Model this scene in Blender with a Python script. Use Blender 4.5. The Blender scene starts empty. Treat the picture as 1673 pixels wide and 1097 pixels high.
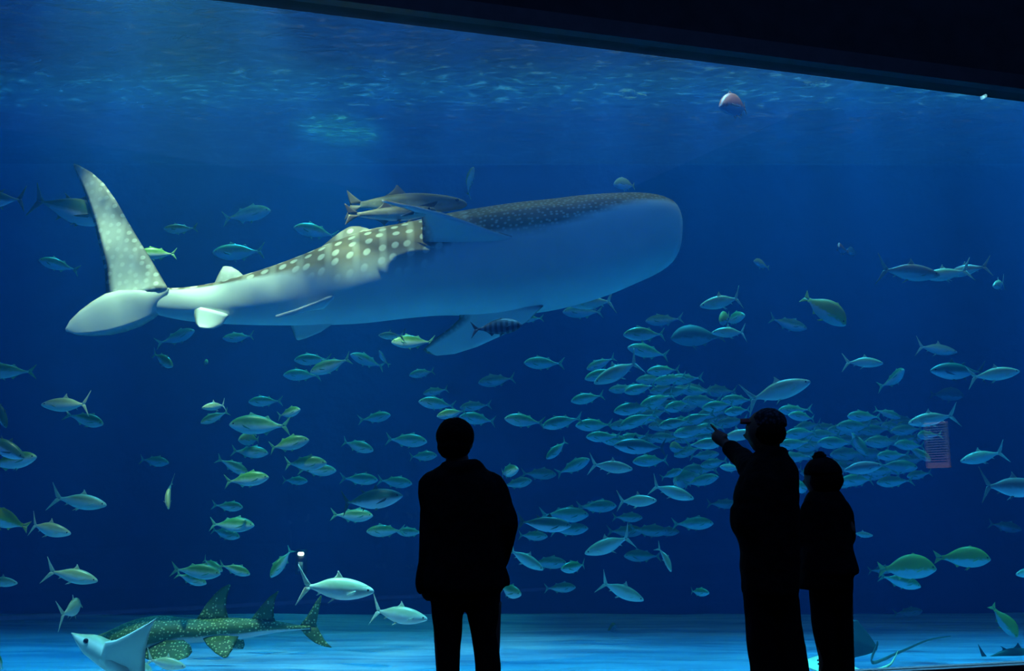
import bpy, bmesh, math, random
from mathutils import Vector, Matrix, noise
random.seed(7)
PI = math.pi
R = math.radians
scn = bpy.context.scene
COL = scn.collection

# ------------------------------------------------------------------ camera
F = 1600.0
CX, CY = 836.5, 548.5
TH = math.atan2(266.5, F)
CAM = Vector((0, 0, 1.33))
cd = bpy.data.cameras.new('camera')
cd.sensor_width = 36.0
cd.lens = F / 1673 * 36
cam = bpy.data.objects.new('camera', cd)
COL.objects.link(cam)
cam.location = CAM
cam.rotation_euler = (PI / 2 + TH, 0, 0)
scn.camera = cam
scn.view_settings.view_transform = 'Standard'
scn.view_settings.look = 'None'
scn.view_settings.gamma = 1
scn.view_settings.use_curve_mapping = False
scn.view_settings.exposure = 0.0
VR = Vector((1, 0, 0))
VU = Vector((0, -math.sin(TH), math.cos(TH)))
VF = Vector((0, math.cos(TH), math.sin(TH)))

def ray(px, py):
    return (VR * ((px - CX) / F) + VU * ((CY - py) / F) + VF)

def at(px, py, Y):
    d = ray(px, py)
    return CAM + d * (Y / d.y)

# window plane: y = GD + GS * x
GD, GS = 12.1, 0.27
def glass_y(x):
    return GD + GS * x
def behind(px, py, d):
    """point on the pixel's ray, d metres behind the window pane (along Y)"""
    r = ray(px, py)
    k = (GD + d) / (r.y - GS * r.x)
    return CAM + r * k

# ------------------------------------------------------------------ world and lights
w = bpy.data.worlds.new('world')
scn.world = w
w.use_nodes = True
w.node_tree.nodes['Background'].inputs[0].default_value = (0.10, 0.30, 1.0, 1)
w.node_tree.nodes['Background'].inputs[1].default_value = 0.22

def lamp(kind, name, loc, target, energy, color, **kw):
    l = bpy.data.lights.new(name, kind)
    l.energy = energy
    l.color = color
    for k, v in kw.items():
        setattr(l, k, v)
    o = bpy.data.objects.new(name, l)
    COL.objects.link(o)
    o.location = loc
    o.rotation_euler = (Vector(target) - Vector(loc)).to_track_quat('-Z', 'Y').to_euler()
    return o

ZS = CAM.z + 8.8         # water surface
ZF = CAM.z - 2.8         # sand floor
YB = 25.0                # tank back wall
XT = 16.0                # tank half width
# long flood lamp hanging over the open water behind the shark
lamp('AREA', 'tank_flood_lamp', (1, 19.5, ZS + 3.6), (1, 19.5, 0), 2300, (1.0, 1.0, 0.34), shape='RECTANGLE', size=24, size_y=6)
# unseen strip light added at the back to brighten the sand
lamp('AREA', 'added_strip_light', (1, 21.0, ZS + 3.8), (1, 17.4, ZF), 2600, (0.04, 0.74, 1.0), shape='RECTANGLE', size=28, size_y=1.6, spread=R(34))
# unseen strip light added inside the window so lit sand bounces onto the belly
st = lamp('AREA', 'added_strip_light', (0, 12.75, ZS + 3.8), (0, 12.8, 0), 3900, (0.24, 0.76, 1.0), shape='RECTANGLE', size=26, size_y=0.5, spread=R(17))
st.rotation_euler = (0, 0, math.atan(GS))
# tight spot lamps over the open water
pg = at(560, 215, 23.0)
lamp('SPOT', 'tank_spot_lamp', (pg.x, pg.y - 0.6, ZS + 3.4), (pg.x, pg.y, 0), 20000, (0.15, 0.95, 0.60), spot_size=R(42), spot_blend=1.0, shadow_soft_size=0.3)
lamp('SPOT', 'tank_spot_lamp', (-6.6, 12.2, ZS + 3.6), (-3.9, 14.4, 4.2), 40000, (1.0, 0.84, 0.38), spot_size=R(41), spot_blend=0.75, shadow_soft_size=0.10)

# ------------------------------------------------------------------ materials
MATS = {}
def mat(name, col=(0.5, 0.5, 0.5), rough=0.6, build=None, spec=0.5, metal=0.0):
    if name in MATS:
        return MATS[name]
    m = bpy.data.materials.new(name)
    m.use_nodes = True
    nt = m.node_tree
    b = nt.nodes['Principled BSDF']
    b.inputs['Base Color'].default_value = (*col, 1)
    b.inputs['Roughness'].default_value = rough
    b.inputs['Specular IOR Level'].default_value = spec
    b.inputs['Metallic'].default_value = metal
    if build:
        build(nt, b)
    MATS[name] = m
    return m

def N(nt, t, **kw):
    n = nt.nodes.new(t)
    for k, v in kw.items():
        if k.startswith('i_'):
            n.inputs[k[2:]].default_value = v
        else:
            setattr(n, k, v)
    return n
def L(nt, a, b):
    nt.links.new(a, b)

def ramp(nt, fac, stops):
    r = nt.nodes.new('ShaderNodeValToRGB')
    el = r.color_ramp.elements
    while len(el) > 1:
        el.remove(el[-1])
    el[0].position = stops[0][0]; el[0].color = (*stops[0][1], 1)
    for p, c in stops[1:]:
        e = el.new(p); e.color = (*c, 1)
    L(nt, fac, r.inputs[0])
    return r

def noisy(c1, c2, scale, bump=0.0):
    def f(nt, b):
        tc = N(nt, 'ShaderNodeTexCoord')
        n = N(nt, 'ShaderNodeTexNoise', i_Scale=scale, i_Detail=4.0)
        L(nt, tc.outputs['Object'], n.inputs['Vector'])
        r = ramp(nt, n.outputs[0], [(0.3, c1), (0.7, c2)])
        L(nt, r.outputs[0], b.inputs['Base Color'])
        if bump:
            bm_ = N(nt, 'ShaderNodeBump', i_Strength=bump, i_Distance=0.02)
            L(nt, n.outputs[0], bm_.inputs['Height'])
            L(nt, bm_.outputs[0], b.inputs['Normal'])
    return f

def counter(back, side, belly, z0, z1, mott=0.25, spots=None):
    """countershaded fish skin: colour by height on the fish's own body"""
    def f(nt, b):
        tc = N(nt, 'ShaderNodeTexCoord')
        sep = N(nt, 'ShaderNodeSeparateXYZ')
        L(nt, tc.outputs['Object'], sep.inputs[0])
        n = N(nt, 'ShaderNodeTexNoise', i_Scale=14.0, i_Detail=3.0)
        L(nt, tc.outputs['Object'], n.inputs['Vector'])
        mr = N(nt, 'ShaderNodeMapRange')
        mr.inputs['From Min'].default_value = z0
        mr.inputs['From Max'].default_value = z1
        L(nt, sep.outputs['Z'], mr.inputs['Value'])
        ma = N(nt, 'ShaderNodeMath', operation='MULTIPLY_ADD')
        L(nt, n.outputs[0], ma.inputs[0]); ma.inputs[1].default_value = mott; 
        L(nt, mr.outputs[0], ma.inputs[2])
        sb = N(nt, 'ShaderNodeMath', operation='SUBTRACT'); sb.inputs[1].default_value = mott * 0.5
        L(nt, ma.outputs[0], sb.inputs[0])
        r = ramp(nt, sb.outputs[0], [(0.0, belly), (0.40, belly), (0.58, side), (0.75, back), (1.0, back)])
        L(nt, r.outputs[0], b.inputs['Base Color'])
    return f

M_BLACKWALL = mat('hall_dark_wall', (0.02, 0.022, 0.03), 0.8, noisy((0.015, 0.017, 0.024), (0.03, 0.032, 0.042), 3))
M_CARPET = mat('hall_carpet', (0.015, 0.015, 0.02), 0.95, noisy((0.012, 0.012, 0.016), (0.022, 0.022, 0.03), 60, 0.3))
M_TRIM = mat('window_trim', (0.05, 0.055, 0.07), 0.5, noisy((0.04, 0.045, 0.06), (0.06, 0.065, 0.085), 5))

def rock(nt, b):
    tc = N(nt, 'ShaderNodeTexCoord')
    n = N(nt, 'ShaderNodeTexNoise', i_Scale=0.22, i_Detail=5.0)
    n2 = N(nt, 'ShaderNodeTexNoise', i_Scale=1.6, i_Detail=6.0)
    L(nt, tc.outputs['Object'], n.inputs['Vector']); L(nt, tc.outputs['Object'], n2.inputs['Vector'])
    r = ramp(nt, n.outputs[0], [(0.35, (0.006, 0.035, 0.11)), (0.65, (0.012, 0.06, 0.21))])
    L(nt, r.outputs[0], b.inputs['Base Color'])
    bu = N(nt, 'ShaderNodeBump', i_Strength=0.5, i_Distance=0.2)
    L(nt, n2.outputs[0], bu.inputs['Height']); L(nt, bu.outputs[0], b.inputs['Normal'])
M_TANKWALL = mat('tank_wall_paint', (0.02, 0.08, 0.2), 0.9, rock, spec=0.1)

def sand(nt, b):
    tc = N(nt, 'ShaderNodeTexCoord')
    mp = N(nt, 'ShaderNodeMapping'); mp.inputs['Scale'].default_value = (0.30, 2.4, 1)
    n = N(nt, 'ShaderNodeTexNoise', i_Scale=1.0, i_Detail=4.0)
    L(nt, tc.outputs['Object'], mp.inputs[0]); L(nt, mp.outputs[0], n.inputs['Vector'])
    r = ramp(nt, n.outputs[0], [(0.32, (0.34, 0.46, 0.56)), (0.5, (0.62, 0.70, 0.74)), (0.68, (0.92, 0.94, 0.90))])  # caustic light streaks painted into the sand colour as pale bands
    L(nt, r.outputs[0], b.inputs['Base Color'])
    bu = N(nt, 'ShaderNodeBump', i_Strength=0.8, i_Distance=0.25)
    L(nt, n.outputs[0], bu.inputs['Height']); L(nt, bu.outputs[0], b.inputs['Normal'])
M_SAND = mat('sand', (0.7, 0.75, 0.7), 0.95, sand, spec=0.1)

def water_surface_mat():
    m = bpy.data.materials.new('water_surface'); m.use_nodes = True
    nt = m.node_tree; nt.nodes.clear()
    out = N(nt, 'ShaderNodeOutputMaterial')
    tr = N(nt, 'ShaderNodeBsdfTransparent'); gl = N(nt, 'ShaderNodeBsdfGlossy'); gl.inputs['Roughness'].default_value = 0.06
    gl.inputs['Color'].default_value = (0.6, 0.65, 0.68, 1)
    tc = N(nt, 'ShaderNodeTexCoord')
    mp = N(nt, 'ShaderNodeMapping'); mp.inputs['Scale'].default_value = (0.8, 1.6, 1)
    n = N(nt, 'ShaderNodeTexNoise', i_Scale=1.6, i_Detail=5.0, i_Distortion=0.6)
    L(nt, tc.outputs['Object'], mp.inputs[0]); L(nt, mp.outputs[0], n.inputs['Vector'])
    bu = N(nt, 'ShaderNodeBump', i_Strength=1.0, i_Distance=0.8)
    L(nt, n.outputs[0], bu.inputs['Height'])
    fr = N(nt, 'ShaderNodeFresnel', i_IOR=1.33)
    L(nt, bu.outputs[0], fr.inputs['Normal']); L(nt, bu.outputs[0], gl.inputs['Normal'])
    # thin bright caustic threads painted into the transmission colour
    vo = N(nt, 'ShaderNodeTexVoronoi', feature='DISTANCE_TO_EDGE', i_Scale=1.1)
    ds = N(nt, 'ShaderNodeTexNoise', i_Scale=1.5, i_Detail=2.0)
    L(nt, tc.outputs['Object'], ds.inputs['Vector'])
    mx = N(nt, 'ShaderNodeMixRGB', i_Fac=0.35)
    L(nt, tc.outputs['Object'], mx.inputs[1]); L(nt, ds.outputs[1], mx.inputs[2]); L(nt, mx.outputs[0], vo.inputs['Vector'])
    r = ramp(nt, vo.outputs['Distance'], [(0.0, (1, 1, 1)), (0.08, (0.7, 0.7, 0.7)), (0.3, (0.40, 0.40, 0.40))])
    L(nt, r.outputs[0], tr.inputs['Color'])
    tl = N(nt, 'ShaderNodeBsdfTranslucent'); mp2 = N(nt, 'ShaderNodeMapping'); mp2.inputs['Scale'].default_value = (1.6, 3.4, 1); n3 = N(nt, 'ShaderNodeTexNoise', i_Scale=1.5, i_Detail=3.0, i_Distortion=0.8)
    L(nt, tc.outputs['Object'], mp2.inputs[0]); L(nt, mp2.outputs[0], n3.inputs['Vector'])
    fl = ramp(nt, n3.outputs[0], [(0.40, (0.10, 0.11, 0.11)), (0.60, (0.28, 0.34, 0.32)), (0.68, (1, 1, 0.95))]); L(nt, fl.outputs[0], tl.inputs['Color'])  # bright light flecks on the ripples painted into the translucent colour
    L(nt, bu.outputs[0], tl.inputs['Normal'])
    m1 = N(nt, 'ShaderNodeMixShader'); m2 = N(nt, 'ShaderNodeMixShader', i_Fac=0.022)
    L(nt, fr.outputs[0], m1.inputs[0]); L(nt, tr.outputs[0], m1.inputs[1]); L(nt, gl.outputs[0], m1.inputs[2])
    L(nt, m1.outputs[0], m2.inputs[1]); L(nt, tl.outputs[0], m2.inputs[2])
    L(nt, m2.outputs[0], out.inputs['Surface'])
    return m

def pane_mat():
    m = bpy.data.materials.new('acrylic_pane'); m.use_nodes = True
    nt = m.node_tree; nt.nodes.clear()
    out = N(nt, 'ShaderNodeOutputMaterial')
    tr = N(nt, 'ShaderNodeBsdfTransparent'); tr.inputs['Color'].default_value = (0.97, 0.99, 1, 1)
    gl = N(nt, 'ShaderNodeBsdfGlossy'); gl.inputs['Roughness'].default_value = 0.0
    mx = N(nt, 'ShaderNodeMixShader', i_Fac=0.04)
    L(nt, tr.outputs[0], mx.inputs[1]); L(nt, gl.outputs[0], mx.inputs[2]); L(nt, mx.outputs[0], out.inputs['Surface'])
    return m

def water_mat():
    m = bpy.data.materials.new('tank_water'); m.use_nodes = True
    nt = m.node_tree; nt.nodes.clear()
    out = N(nt, 'ShaderNodeOutputMaterial')
    sc = N(nt, 'ShaderNodeVolumeScatter', i_Density=0.020, i_Anisotropy=0.35); sc.inputs['Color'].default_value = (0.04, 0.30, 1.0, 1)
    ab = N(nt, 'ShaderNodeVolumeAbsorption', i_Density=0.20); ab.inputs['Color'].default_value = (0.14, 0.60, 0.82, 1)
    ad = N(nt, 'ShaderNodeAddShader')
    L(nt, sc.outputs[0], ad.inputs[0]); L(nt, ab.outputs[0], ad.inputs[1]); L(nt, ad.outputs[0], out.inputs['Volume'])
    return m

def emis(name, col, s):
    m = bpy.data.materials.new(name); m.use_nodes = True
    b = m.node_tree.nodes['Principled BSDF']
    b.inputs['Emission Color'].default_value = (*col, 1)
    b.inputs['Emission Strength'].default_value = s
    return m

# ------------------------------------------------------------------ mesh helpers
def link(name, bm, mats, parent=None, smooth=True, kind=None):
    bmesh.ops.recalc_face_normals(bm, faces=bm.faces)
    me = bpy.data.meshes.new(name)
    bm.to_mesh(me); bm.free()
    if not isinstance(mats, (list, tuple)):
        mats = [mats]
    for m in mats:
        me.materials.append(m)
    if smooth:
        for p in me.polygons:
            p.use_smooth = True
    o = bpy.data.objects.new(name, me)
    COL.objects.link(o)
    if parent:
        o.parent = parent
    if kind:
        o['kind'] = kind
    return o

def tag(o, label, cat, group=None, kind=None):
    o['label'] = label; o['category'] = cat
    if group: o['group'] = group
    if kind: o['kind'] = kind
    return o

def box(bm, x0, x1, y0, y1, z0, z1):
    vs = [bm.verts.new((x, y, z)) for z in (z0, z1) for x, y in ((x0, y0), (x1, y0), (x1, y1), (x0, y1))]
    for f in ((0, 1, 2, 3), (4, 5, 6, 7), (0, 1, 5, 4), (1, 2, 6, 5), (2, 3, 7, 6), (3, 0, 4, 7)):
        bm.faces.new([vs[i] for i in f])

def prism(bm, pts, z0, z1):
    a = [bm.verts.new((x, y, z0)) for x, y in pts]
    b = [bm.verts.new((x, y, z1)) for x, y in pts]
    bm.faces.new(a); bm.faces.new(b)
    n = len(pts)
    for i in range(n):
        bm.faces.new((a[i], a[(i + 1) % n], b[(i + 1) % n], b[i]))

def slab(x0, x1, o0, o1):
    """footprint of a slab parallel to the window between offsets o0..o1 in Y"""
    return [(x0, glass_y(x0) + o0), (x1, glass_y(x1) + o0), (x1, glass_y(x1) + o1), (x0, glass_y(x0) + o1)]

def skin(bm, rings, mi=0, cap=True):
    """rings: list of lists of Vectors; returns list of bmvert rings"""
    vr = [[bm.verts.new(p) for p in r] for r in rings]
    n = len(vr[0])
    for a, b in zip(vr[:-1], vr[1:]):
        for i in range(n):
            f = bm.faces.new((a[i], a[(i + 1) % n], b[(i + 1) % n], b[i])); f.material_index = mi
    if cap:
        for r in (vr[0], vr[-1]):
            f = bm.faces.new(r); f.material_index = mi
    return vr

AIR = [(0, 0), (0.04, 0.55), (0.15, 0.95), (0.35, 1.0), (0.6, 0.75), (0.82, 0.38), (1.0, 0.0), (0.82, -0.38), (0.6, -0.75), (0.35, -1.0), (0.15, -0.95), (0.04, -0.55)]
def fin(bm, rows, thick, mi=0, tip=0.25, nrm=None):
    """blade between leading and trailing edge points, root row first"""
    rings = []
    n = len(rows)
    r0 = rows[0]
    for i, (a, b) in enumerate(rows):
        a, b = Vector(a), Vector(b)
        ch = b - a
        if nrm is None:
            j = min(i + 1, n - 1); k = max(i - 1, 0)
            sp = (Vector(rows[j][0]) + Vector(rows[j][1]) - Vector(rows[k][0]) - Vector(rows[k][1]))
            c2 = Vector(r0[1]) - Vector(r0[0])
            nn = c2.cross(sp)
            if nn.length < 1e-9: nn = Vector((0, 1, 0))
            nn.normalize()
        else:
            nn = Vector(nrm)
        t = thick * (1 - (1 - tip) * i / (n - 1)) * 0.5
        t = min(t, max(ch.length, 1e-4) * 0.5)
        rings.append([a + ch * s + nn * (t * h) for s, h in AIR])
    return skin(bm, rings, mi)

def interp(tab, x):
    if x <= tab[0][0]: return tab[0][1]
    for (x0, y0), (x1, y1) in zip(tab[:-1], tab[1:]):
        if x <= x1:
            return y0 + (y1 - y0) * (x - x0) / (x1 - x0)
    return tab[-1][1]

def smooth_tab(tab, x):
    """Catmull-Rom through a table"""
    n = len(tab)
    if x <= tab[0][0]: return tab[0][1]
    if x >= tab[-1][0]: return tab[-1][1]
    for i in range(n - 1):
        if x <= tab[i + 1][0]:
            x0, y0 = tab[i]; x1, y1 = tab[i + 1]
            m0 = (y1 - tab[i - 1][1]) / (x1 - tab[i - 1][0]) if i > 0 else (y1 - y0) / (x1 - x0)
            m1 = (tab[i + 2][1] - y0) / (tab[i + 2][0] - x0) if i < n - 2 else (y1 - y0) / (x1 - x0)
            h = x1 - x0; t = (x - x0) / h
            return ((2*t**3 - 3*t*t + 1) * y0 + (t**3 - 2*t*t + t) * h * m0 + (-2*t**3 + 3*t*t) * y1 + (t**3 - t*t) * h * m1)

# ------------------------------------------------------------------ tank and hall shell
ZT, ZL = CAM.z + 6.15, CAM.z - 2.22      # window top, window sill
WX0, WX1 = -12.0, 12.0
bm = bmesh.new()
prism(bm, slab(WX0, WX1, 0.0, 0.03), ZL, ZT)
pane = link('window_1', bm, pane_mat(), smooth=False, kind='structure')
bm = bmesh.new()   # wall above, below and beside the pane
prism(bm, slab(-16.3, 16.3, 0.0, 0.30), ZT, ZS + 4.3)
prism(bm, slab(-16.3, 16.3, 0.0, 0.13), -2.3, ZL)
prism(bm, slab(-16.3, WX0, 0.0, 0.30), ZL, ZT)
prism(bm, slab(WX1, 16.3, 0.0, 0.30), ZL, ZT)
link('wall_front', bm, M_BLACKWALL, smooth=False, kind='structure')
bm = bmesh.new(); prism(bm, slab(-16.2, 16.2, -0.16, 0.0), ZT - 0.02, ZT + 0.21)
link('trim_1', bm, M_TRIM, smooth=False, kind='structure')
bm = bmesh.new(); prism(bm, slab(-16.2, 16.2, -0.12, 0.0), ZL - 0.16, ZL - 0.01)
link('trim_2', bm, M_TRIM, smooth=False, kind='structure')

# tank
bm = bmesh.new(); box(bm, -XT - 0.4, XT + 0.4, YB, YB + 0.4, ZF - 0.5, ZS + 4.3)
link('wall_tank_back', bm, M_TANKWALL, smooth=False, kind='structure')
bm = bmesh.new(); box(bm, -XT - 0.4, -XT, 7.8, YB, ZF - 0.5, ZS + 4.3)
link('wall_tank_left', bm, M_TANKWALL, smooth=False, kind='structure')
bm = bmesh.new(); box(bm, XT, XT + 0.4, 16.4, YB, ZF - 0.5, ZS + 4.3)
link('wall_tank_right', bm, M_TANKWALL, smooth=False, kind='structure')
bm = bmesh.new(); prism(bm, [(-XT - .4, glass_y(-XT - .4)), (XT + .4, glass_y(XT + .4)), (XT + .4, YB + .4), (-XT - .4, YB + .4)], ZS + 4.3, ZS + 4.5)
link('ceiling_tank', bm, M_BLACKWALL, smooth=False, kind='structure')
# sand bed with low swells
bm = bmesh.new()
NX, NY = 110, 90
gv = []
for j in range(NY + 1):
    row = []
    for i in range(NX + 1):
        x = -XT + 2 * XT * i / NX
        y0 = glass_y(x) + 0.3
        y = y0 + (YB - y0) * j / NY
        z = ZF + 0.05 * noise.noise(Vector((x * 0.3, y * 1.3, 0))) + 0.02 * noise.noise(Vector((x * 1.1, y * 4.0, 3)))
        row.append(bm.verts.new((x, y, z)))
    gv.append(row)
for j in range(NY):
    for i in range(NX):
        bm.faces.new((gv[j][i], gv[j][i + 1], gv[j + 1][i + 1], gv[j + 1][i]))
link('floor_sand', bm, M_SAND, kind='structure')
# water body and its surface
bm = bmesh.new()
prism(bm, [(-XT + .04, glass_y(-XT) + .33), (XT - .04, glass_y(XT) + .33), (XT - .04, YB - .04), (-XT + .04, YB - .04)], ZF - 0.3, ZS - 0.01)
wat = link('tank_water', bm, water_mat(), smooth=False)
tag(wat, 'clear blue water filling the big aquarium tank', 'water', kind='stuff')
bm = bmesh.new()
f = bm.faces.new([bm.verts.new(p) for p in ((-XT, glass_y(-XT) + .42, ZS), (XT - .02, glass_y(XT) + .42, ZS), (XT - .02, YB - .02, ZS), (-XT + .02, YB - .02, ZS))])
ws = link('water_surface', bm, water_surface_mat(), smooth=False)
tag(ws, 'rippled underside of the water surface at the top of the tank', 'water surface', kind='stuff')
if ws.data.polygons[0].normal.z < 0: ws.data.flip_normals()

# viewing hall: upper tier where the people stand, steps, lower tier by the window
HX, HY0, HZ = 13.0, -7.0, 11.5
bm = bmesh.new(); box(bm, -HX, HX, HY0, 6.7, -0.3, 0.0); link('floor', bm, M_CARPET, smooth=False, kind='structure')
bm = bmesh.new()
for k in range(4):
    box(bm, -HX, HX, 6.7 + 0.4 * k, 7.1 + 0.4 * k, -2.3, -0.36 * (k + 1))
link('trim_step', bm, M_CARPET, smooth=False, kind='structure')
bm = bmesh.new(); prism(bm, [(-HX, 8.3), (HX, 8.3), (HX, glass_y(HX)), (-HX, glass_y(-HX))], -2.3, -1.8)
link('floor_lower', bm, M_CARPET, smooth=False, kind='structure')
bm = bmesh.new(); box(bm, -HX, HX, HY0 - 0.2, HY0, -0.3, HZ); link('wall_back', bm, M_BLACKWALL, smooth=False, kind='structure')
bm = bmesh.new(); prism(bm, [(-HX - .2, HY0), (-HX, HY0), (-HX, glass_y(-HX)), (-HX - .2, glass_y(-HX))], -2.3, HZ)
link('wall_left', bm, M_BLACKWALL, smooth=False, kind='structure')
bm = bmesh.new(); prism(bm, [(HX, HY0), (HX + .2, HY0), (HX + .2, glass_y(HX)), (HX, glass_y(HX))], -2.3, HZ)
link('wall_right', bm, M_BLACKWALL, smooth=False, kind='structure')

# things in the hall that mirror in the pane
GN = Vector((GS, -1, 0)).normalized()
def mirrored(px, py, wall):
    """where the ray through a pixel lands on a hall wall after bouncing off the pane"""
    p = behind(px, py, 0.0)
    d = ray(px, py); d = d - GN * (2 * d.dot(GN))
    if wall == 'right': t = (HX - p.x) / d.x
    else: t = (HY0 - p.y) / d.y
    return p + d * t

def panel_mat():
    m = bpy.data.materials.new('lit_panel_face'); m.use_nodes = True
    nt = m.node_tree; b = nt.nodes['Principled BSDF']
    tc = N(nt, 'ShaderNodeTexCoord'); sp = N(nt, 'ShaderNodeSeparateXYZ'); L(nt, tc.outputs['Generated'], sp.inputs[0])
    r = ramp(nt, sp.outputs['Z'], [(0.0, (0.42, 0.30, 0.26)), (0.12, (0.30, 0.24, 0.27)), (0.40, (0.17, 0.26, 0.28)), (0.95, (0.12, 0.24, 0.27)), (1.0, (0.50, 0.46, 0.40))])
    L(nt, r.outputs[0], b.inputs['Emission Color']); b.inputs['Emission Strength'].default_value = 1.8
    b.inputs['Base Color'].default_value = (0.2, 0.2, 0.22, 1)
    return m
pa = mirrored(1515, 690, 'right'); pb = mirrored(1558, 765, 'right'); pc = mirrored(1557, 690, 'right'); pd_ = mirrored(1516, 765, 'right')
ys = sorted([pa.y, pb.y]); zt, zb = (pa.z + pc.z) / 2, (pb.z + pd_.z) / 2
root = bpy.data.objects.new('information_panel', None); COL.objects.link(root); root.location = (HX, (ys[0] + ys[1]) / 2, zb)
tag(root, 'dim lit information panel on the hall side wall, seen reflected in the glass', 'sign')
hy = (ys[1] - ys[0]) / 2; hz = zt - zb
bm = bmesh.new(); box(bm, -0.08, -0.001, -hy - 0.03, hy + 0.03, -0.03, hz + 0.03); link('panel_case', bm, M_TRIM, root, smooth=False)
bm = bmesh.new(); box(bm, -0.09, -0.081, -hy, hy, 0, hz); link('panel_face', bm, panel_mat(), root, smooth=False)
bm = bmesh.new()
nl = 16
for k in range(nl):
    z = hz * (0.93 - 0.85 * k / nl)
    box(bm, -0.094, -0.0901, -hy * 0.86, hy * (0.86 - 0.25 * random.random()), z - hz * 0.012, z + hz * 0.012)
link('text_line', bm, mat('panel_ink', (0.03, 0.03, 0.04), 0.7), root, smooth=False)['kind'] = 'stuff'

def wall_lamp(px, py, wall, half, strength, col, label):
    p = mirrored(px, py, wall)
    o = bpy.data.objects.new('wall_lamp', None); COL.objects.link(o); o.location = p
    if wall == 'right': o.rotation_euler = (0, 0, -PI / 2)
    else: o.rotation_euler = (0, 0, PI)
    a, b = half
    bm = bmesh.new(); box(bm, -a * 1.3, a * 1.3, -0.10, 0.0, -b * 1.5, b * 1.5)
    bmesh.ops.bevel(bm, geom=bm.edges[:], offset=min(a, b) * 0.3, segments=2, affect='EDGES')
    link('lamp_housing', bm, M_TRIM, o)
    bm = bmesh.new(); box(bm, -a, a, -0.13, -0.09, -b, b)
    bmesh.ops.bevel(bm, geom=bm.edges[:], offset=min(a, b) * 0.3, segments=2, affect='EDGES')
    e = link('lens', bm, emis('lamp_glow' + str(int(px)), col, strength), o)
    tag(o, label, 'lamp')
wall_lamp(1614, 159, 'right', (0.05, 0.04), 14, (0.3, 0.9, 1.0), 'tiny cyan lamp high on the side wall, mirrored near the window top')

# lamp added on the back wall in place of a hall lamp's reflection
p = at(493, 905, YB - 0.02)
o = bpy.data.objects.new('wall_lamp', None); COL.objects.link(o); o.location = p
bm = bmesh.new(); box(bm, -0.13, 0.13, -0.08, 0.018, -0.50, 0.10); link('lamp_housing', bm, M_TRIM, o)
bm = bmesh.new(); box(bm, -0.075, 0.075, -0.12, -0.081, -0.04, 0.04)
bmesh.ops.bevel(bm, geom=bm.edges[:], offset=0.015, segments=2, affect='EDGES'); link('lens', bm, emis('lamp_reflection_glow', (1.0, 0.55, 0.25), 35), o)
bm = bmesh.new(); box(bm, -0.06, 0.06, -0.09, -0.081, -0.42, -0.20); link('plate', bm, mat('glint_plate', (0.9, 0.75, 0.5), 0.4), o)  # pale piece added for the faint second glint below the reflection
tag(o, 'small warm lamp added on the tank back wall in place of a reflected lamp', 'lamp')

# ------------------------------------------------------------------ whale shark
def shark_skin(nt, b):
    uv = N(nt, 'ShaderNodeUVMap', uv_map='UVMap')
    at_ = N(nt, 'ShaderNodeAttribute', attribute_name='back')
    tc = N(nt, 'ShaderNodeTexCoord')
    n = N(nt, 'ShaderNodeTexNoise', i_Scale=2.2, i_Detail=4.0)
    L(nt, tc.outputs['Object'], n.inputs['Vector'])
    base = ramp(nt, n.outputs[0], [(0.3, (0.17, 0.125, 0.06)), (0.7, (0.28, 0.21, 0.11))])
    # rows of pale round spots
    vo = N(nt, 'ShaderNodeTexVoronoi', i_Scale=4.6, i_Randomness=0.42); vo.voronoi_dimensions = '2D'
    L(nt, uv.outputs[0], vo.inputs['Vector'])
    sp = ramp(nt, vo.outputs['Distance'], [(0.0, (1, 1, 1)), (0.20, (1, 1, 1)), (0.30, (0, 0, 0))])
    vo2 = N(nt, 'ShaderNodeTexVoronoi', i_Scale=11.0, i_Randomness=0.7); vo2.voronoi_dimensions = '2D'
    L(nt, uv.outputs[0], vo2.inputs['Vector'])
    sp2 = ramp(nt, vo2.outputs['Distance'], [(0.0, (.5, .5, .5)), (0.18, (.5, .5, .5)), (0.30, (0, 0, 0))])
    head = N(nt, 'ShaderNodeAttribute', attribute_name='head')
    mxs = N(nt, 'ShaderNodeMixRGB'); L(nt, head.outputs['Fac'], mxs.inputs[0]); L(nt, sp.outputs[0], mxs.inputs[1]); L(nt, sp2.outputs[0], mxs.inputs[2])
    # faint cross stripes between the rows
    wv = N(nt, 'ShaderNodeTexWave', i_Scale=0.75, i_Distortion=0.6); wv.bands_direction = 'X'
    L(nt, uv.outputs[0], wv.inputs['Vector'])
    st = ramp(nt, wv.outputs['Fac'], [(0.75, (0, 0, 0)), (0.98, (0.35, 0.35, 0.35))])
    inv = N(nt, 'ShaderNodeMath', operation='SUBTRACT'); inv.inputs[0].default_value = 1.0; L(nt, head.outputs['Fac'], inv.inputs[1])
    add = N(nt, 'ShaderNodeMixRGB', blend_type='SCREEN'); L(nt, inv.outputs[0], add.inputs[0]); L(nt, mxs.outputs[0], add.inputs[1]); L(nt, st.outputs[0], add.inputs[2])
    m1 = N(nt, 'ShaderNodeMixRGB'); m1.inputs[2].default_value = (0.80, 0.80, 0.62, 1)
    L(nt, add.outputs[0], m1.inputs[0]); L(nt, base.outputs[0], m1.inputs[1])
    belly = ramp(nt, n.outputs[0], [(0.25, (0.78, 0.84, 0.80)), (0.75, (0.90, 0.93, 0.88))])
    m2 = N(nt, 'ShaderNodeMixRGB')
    L(nt, at_.outputs['Fac'], m2.inputs[0]); L(nt, belly.outputs[0], m2.inputs[1]); L(nt, m1.outputs[0], m2.inputs[2])
    L(nt, m2.outputs[0], b.inputs['Base Color'])
M_SHARK = mat('whale_shark_skin', (0.3, 0.3, 0.3), 0.55, shark_skin, spec=0.25)

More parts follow.
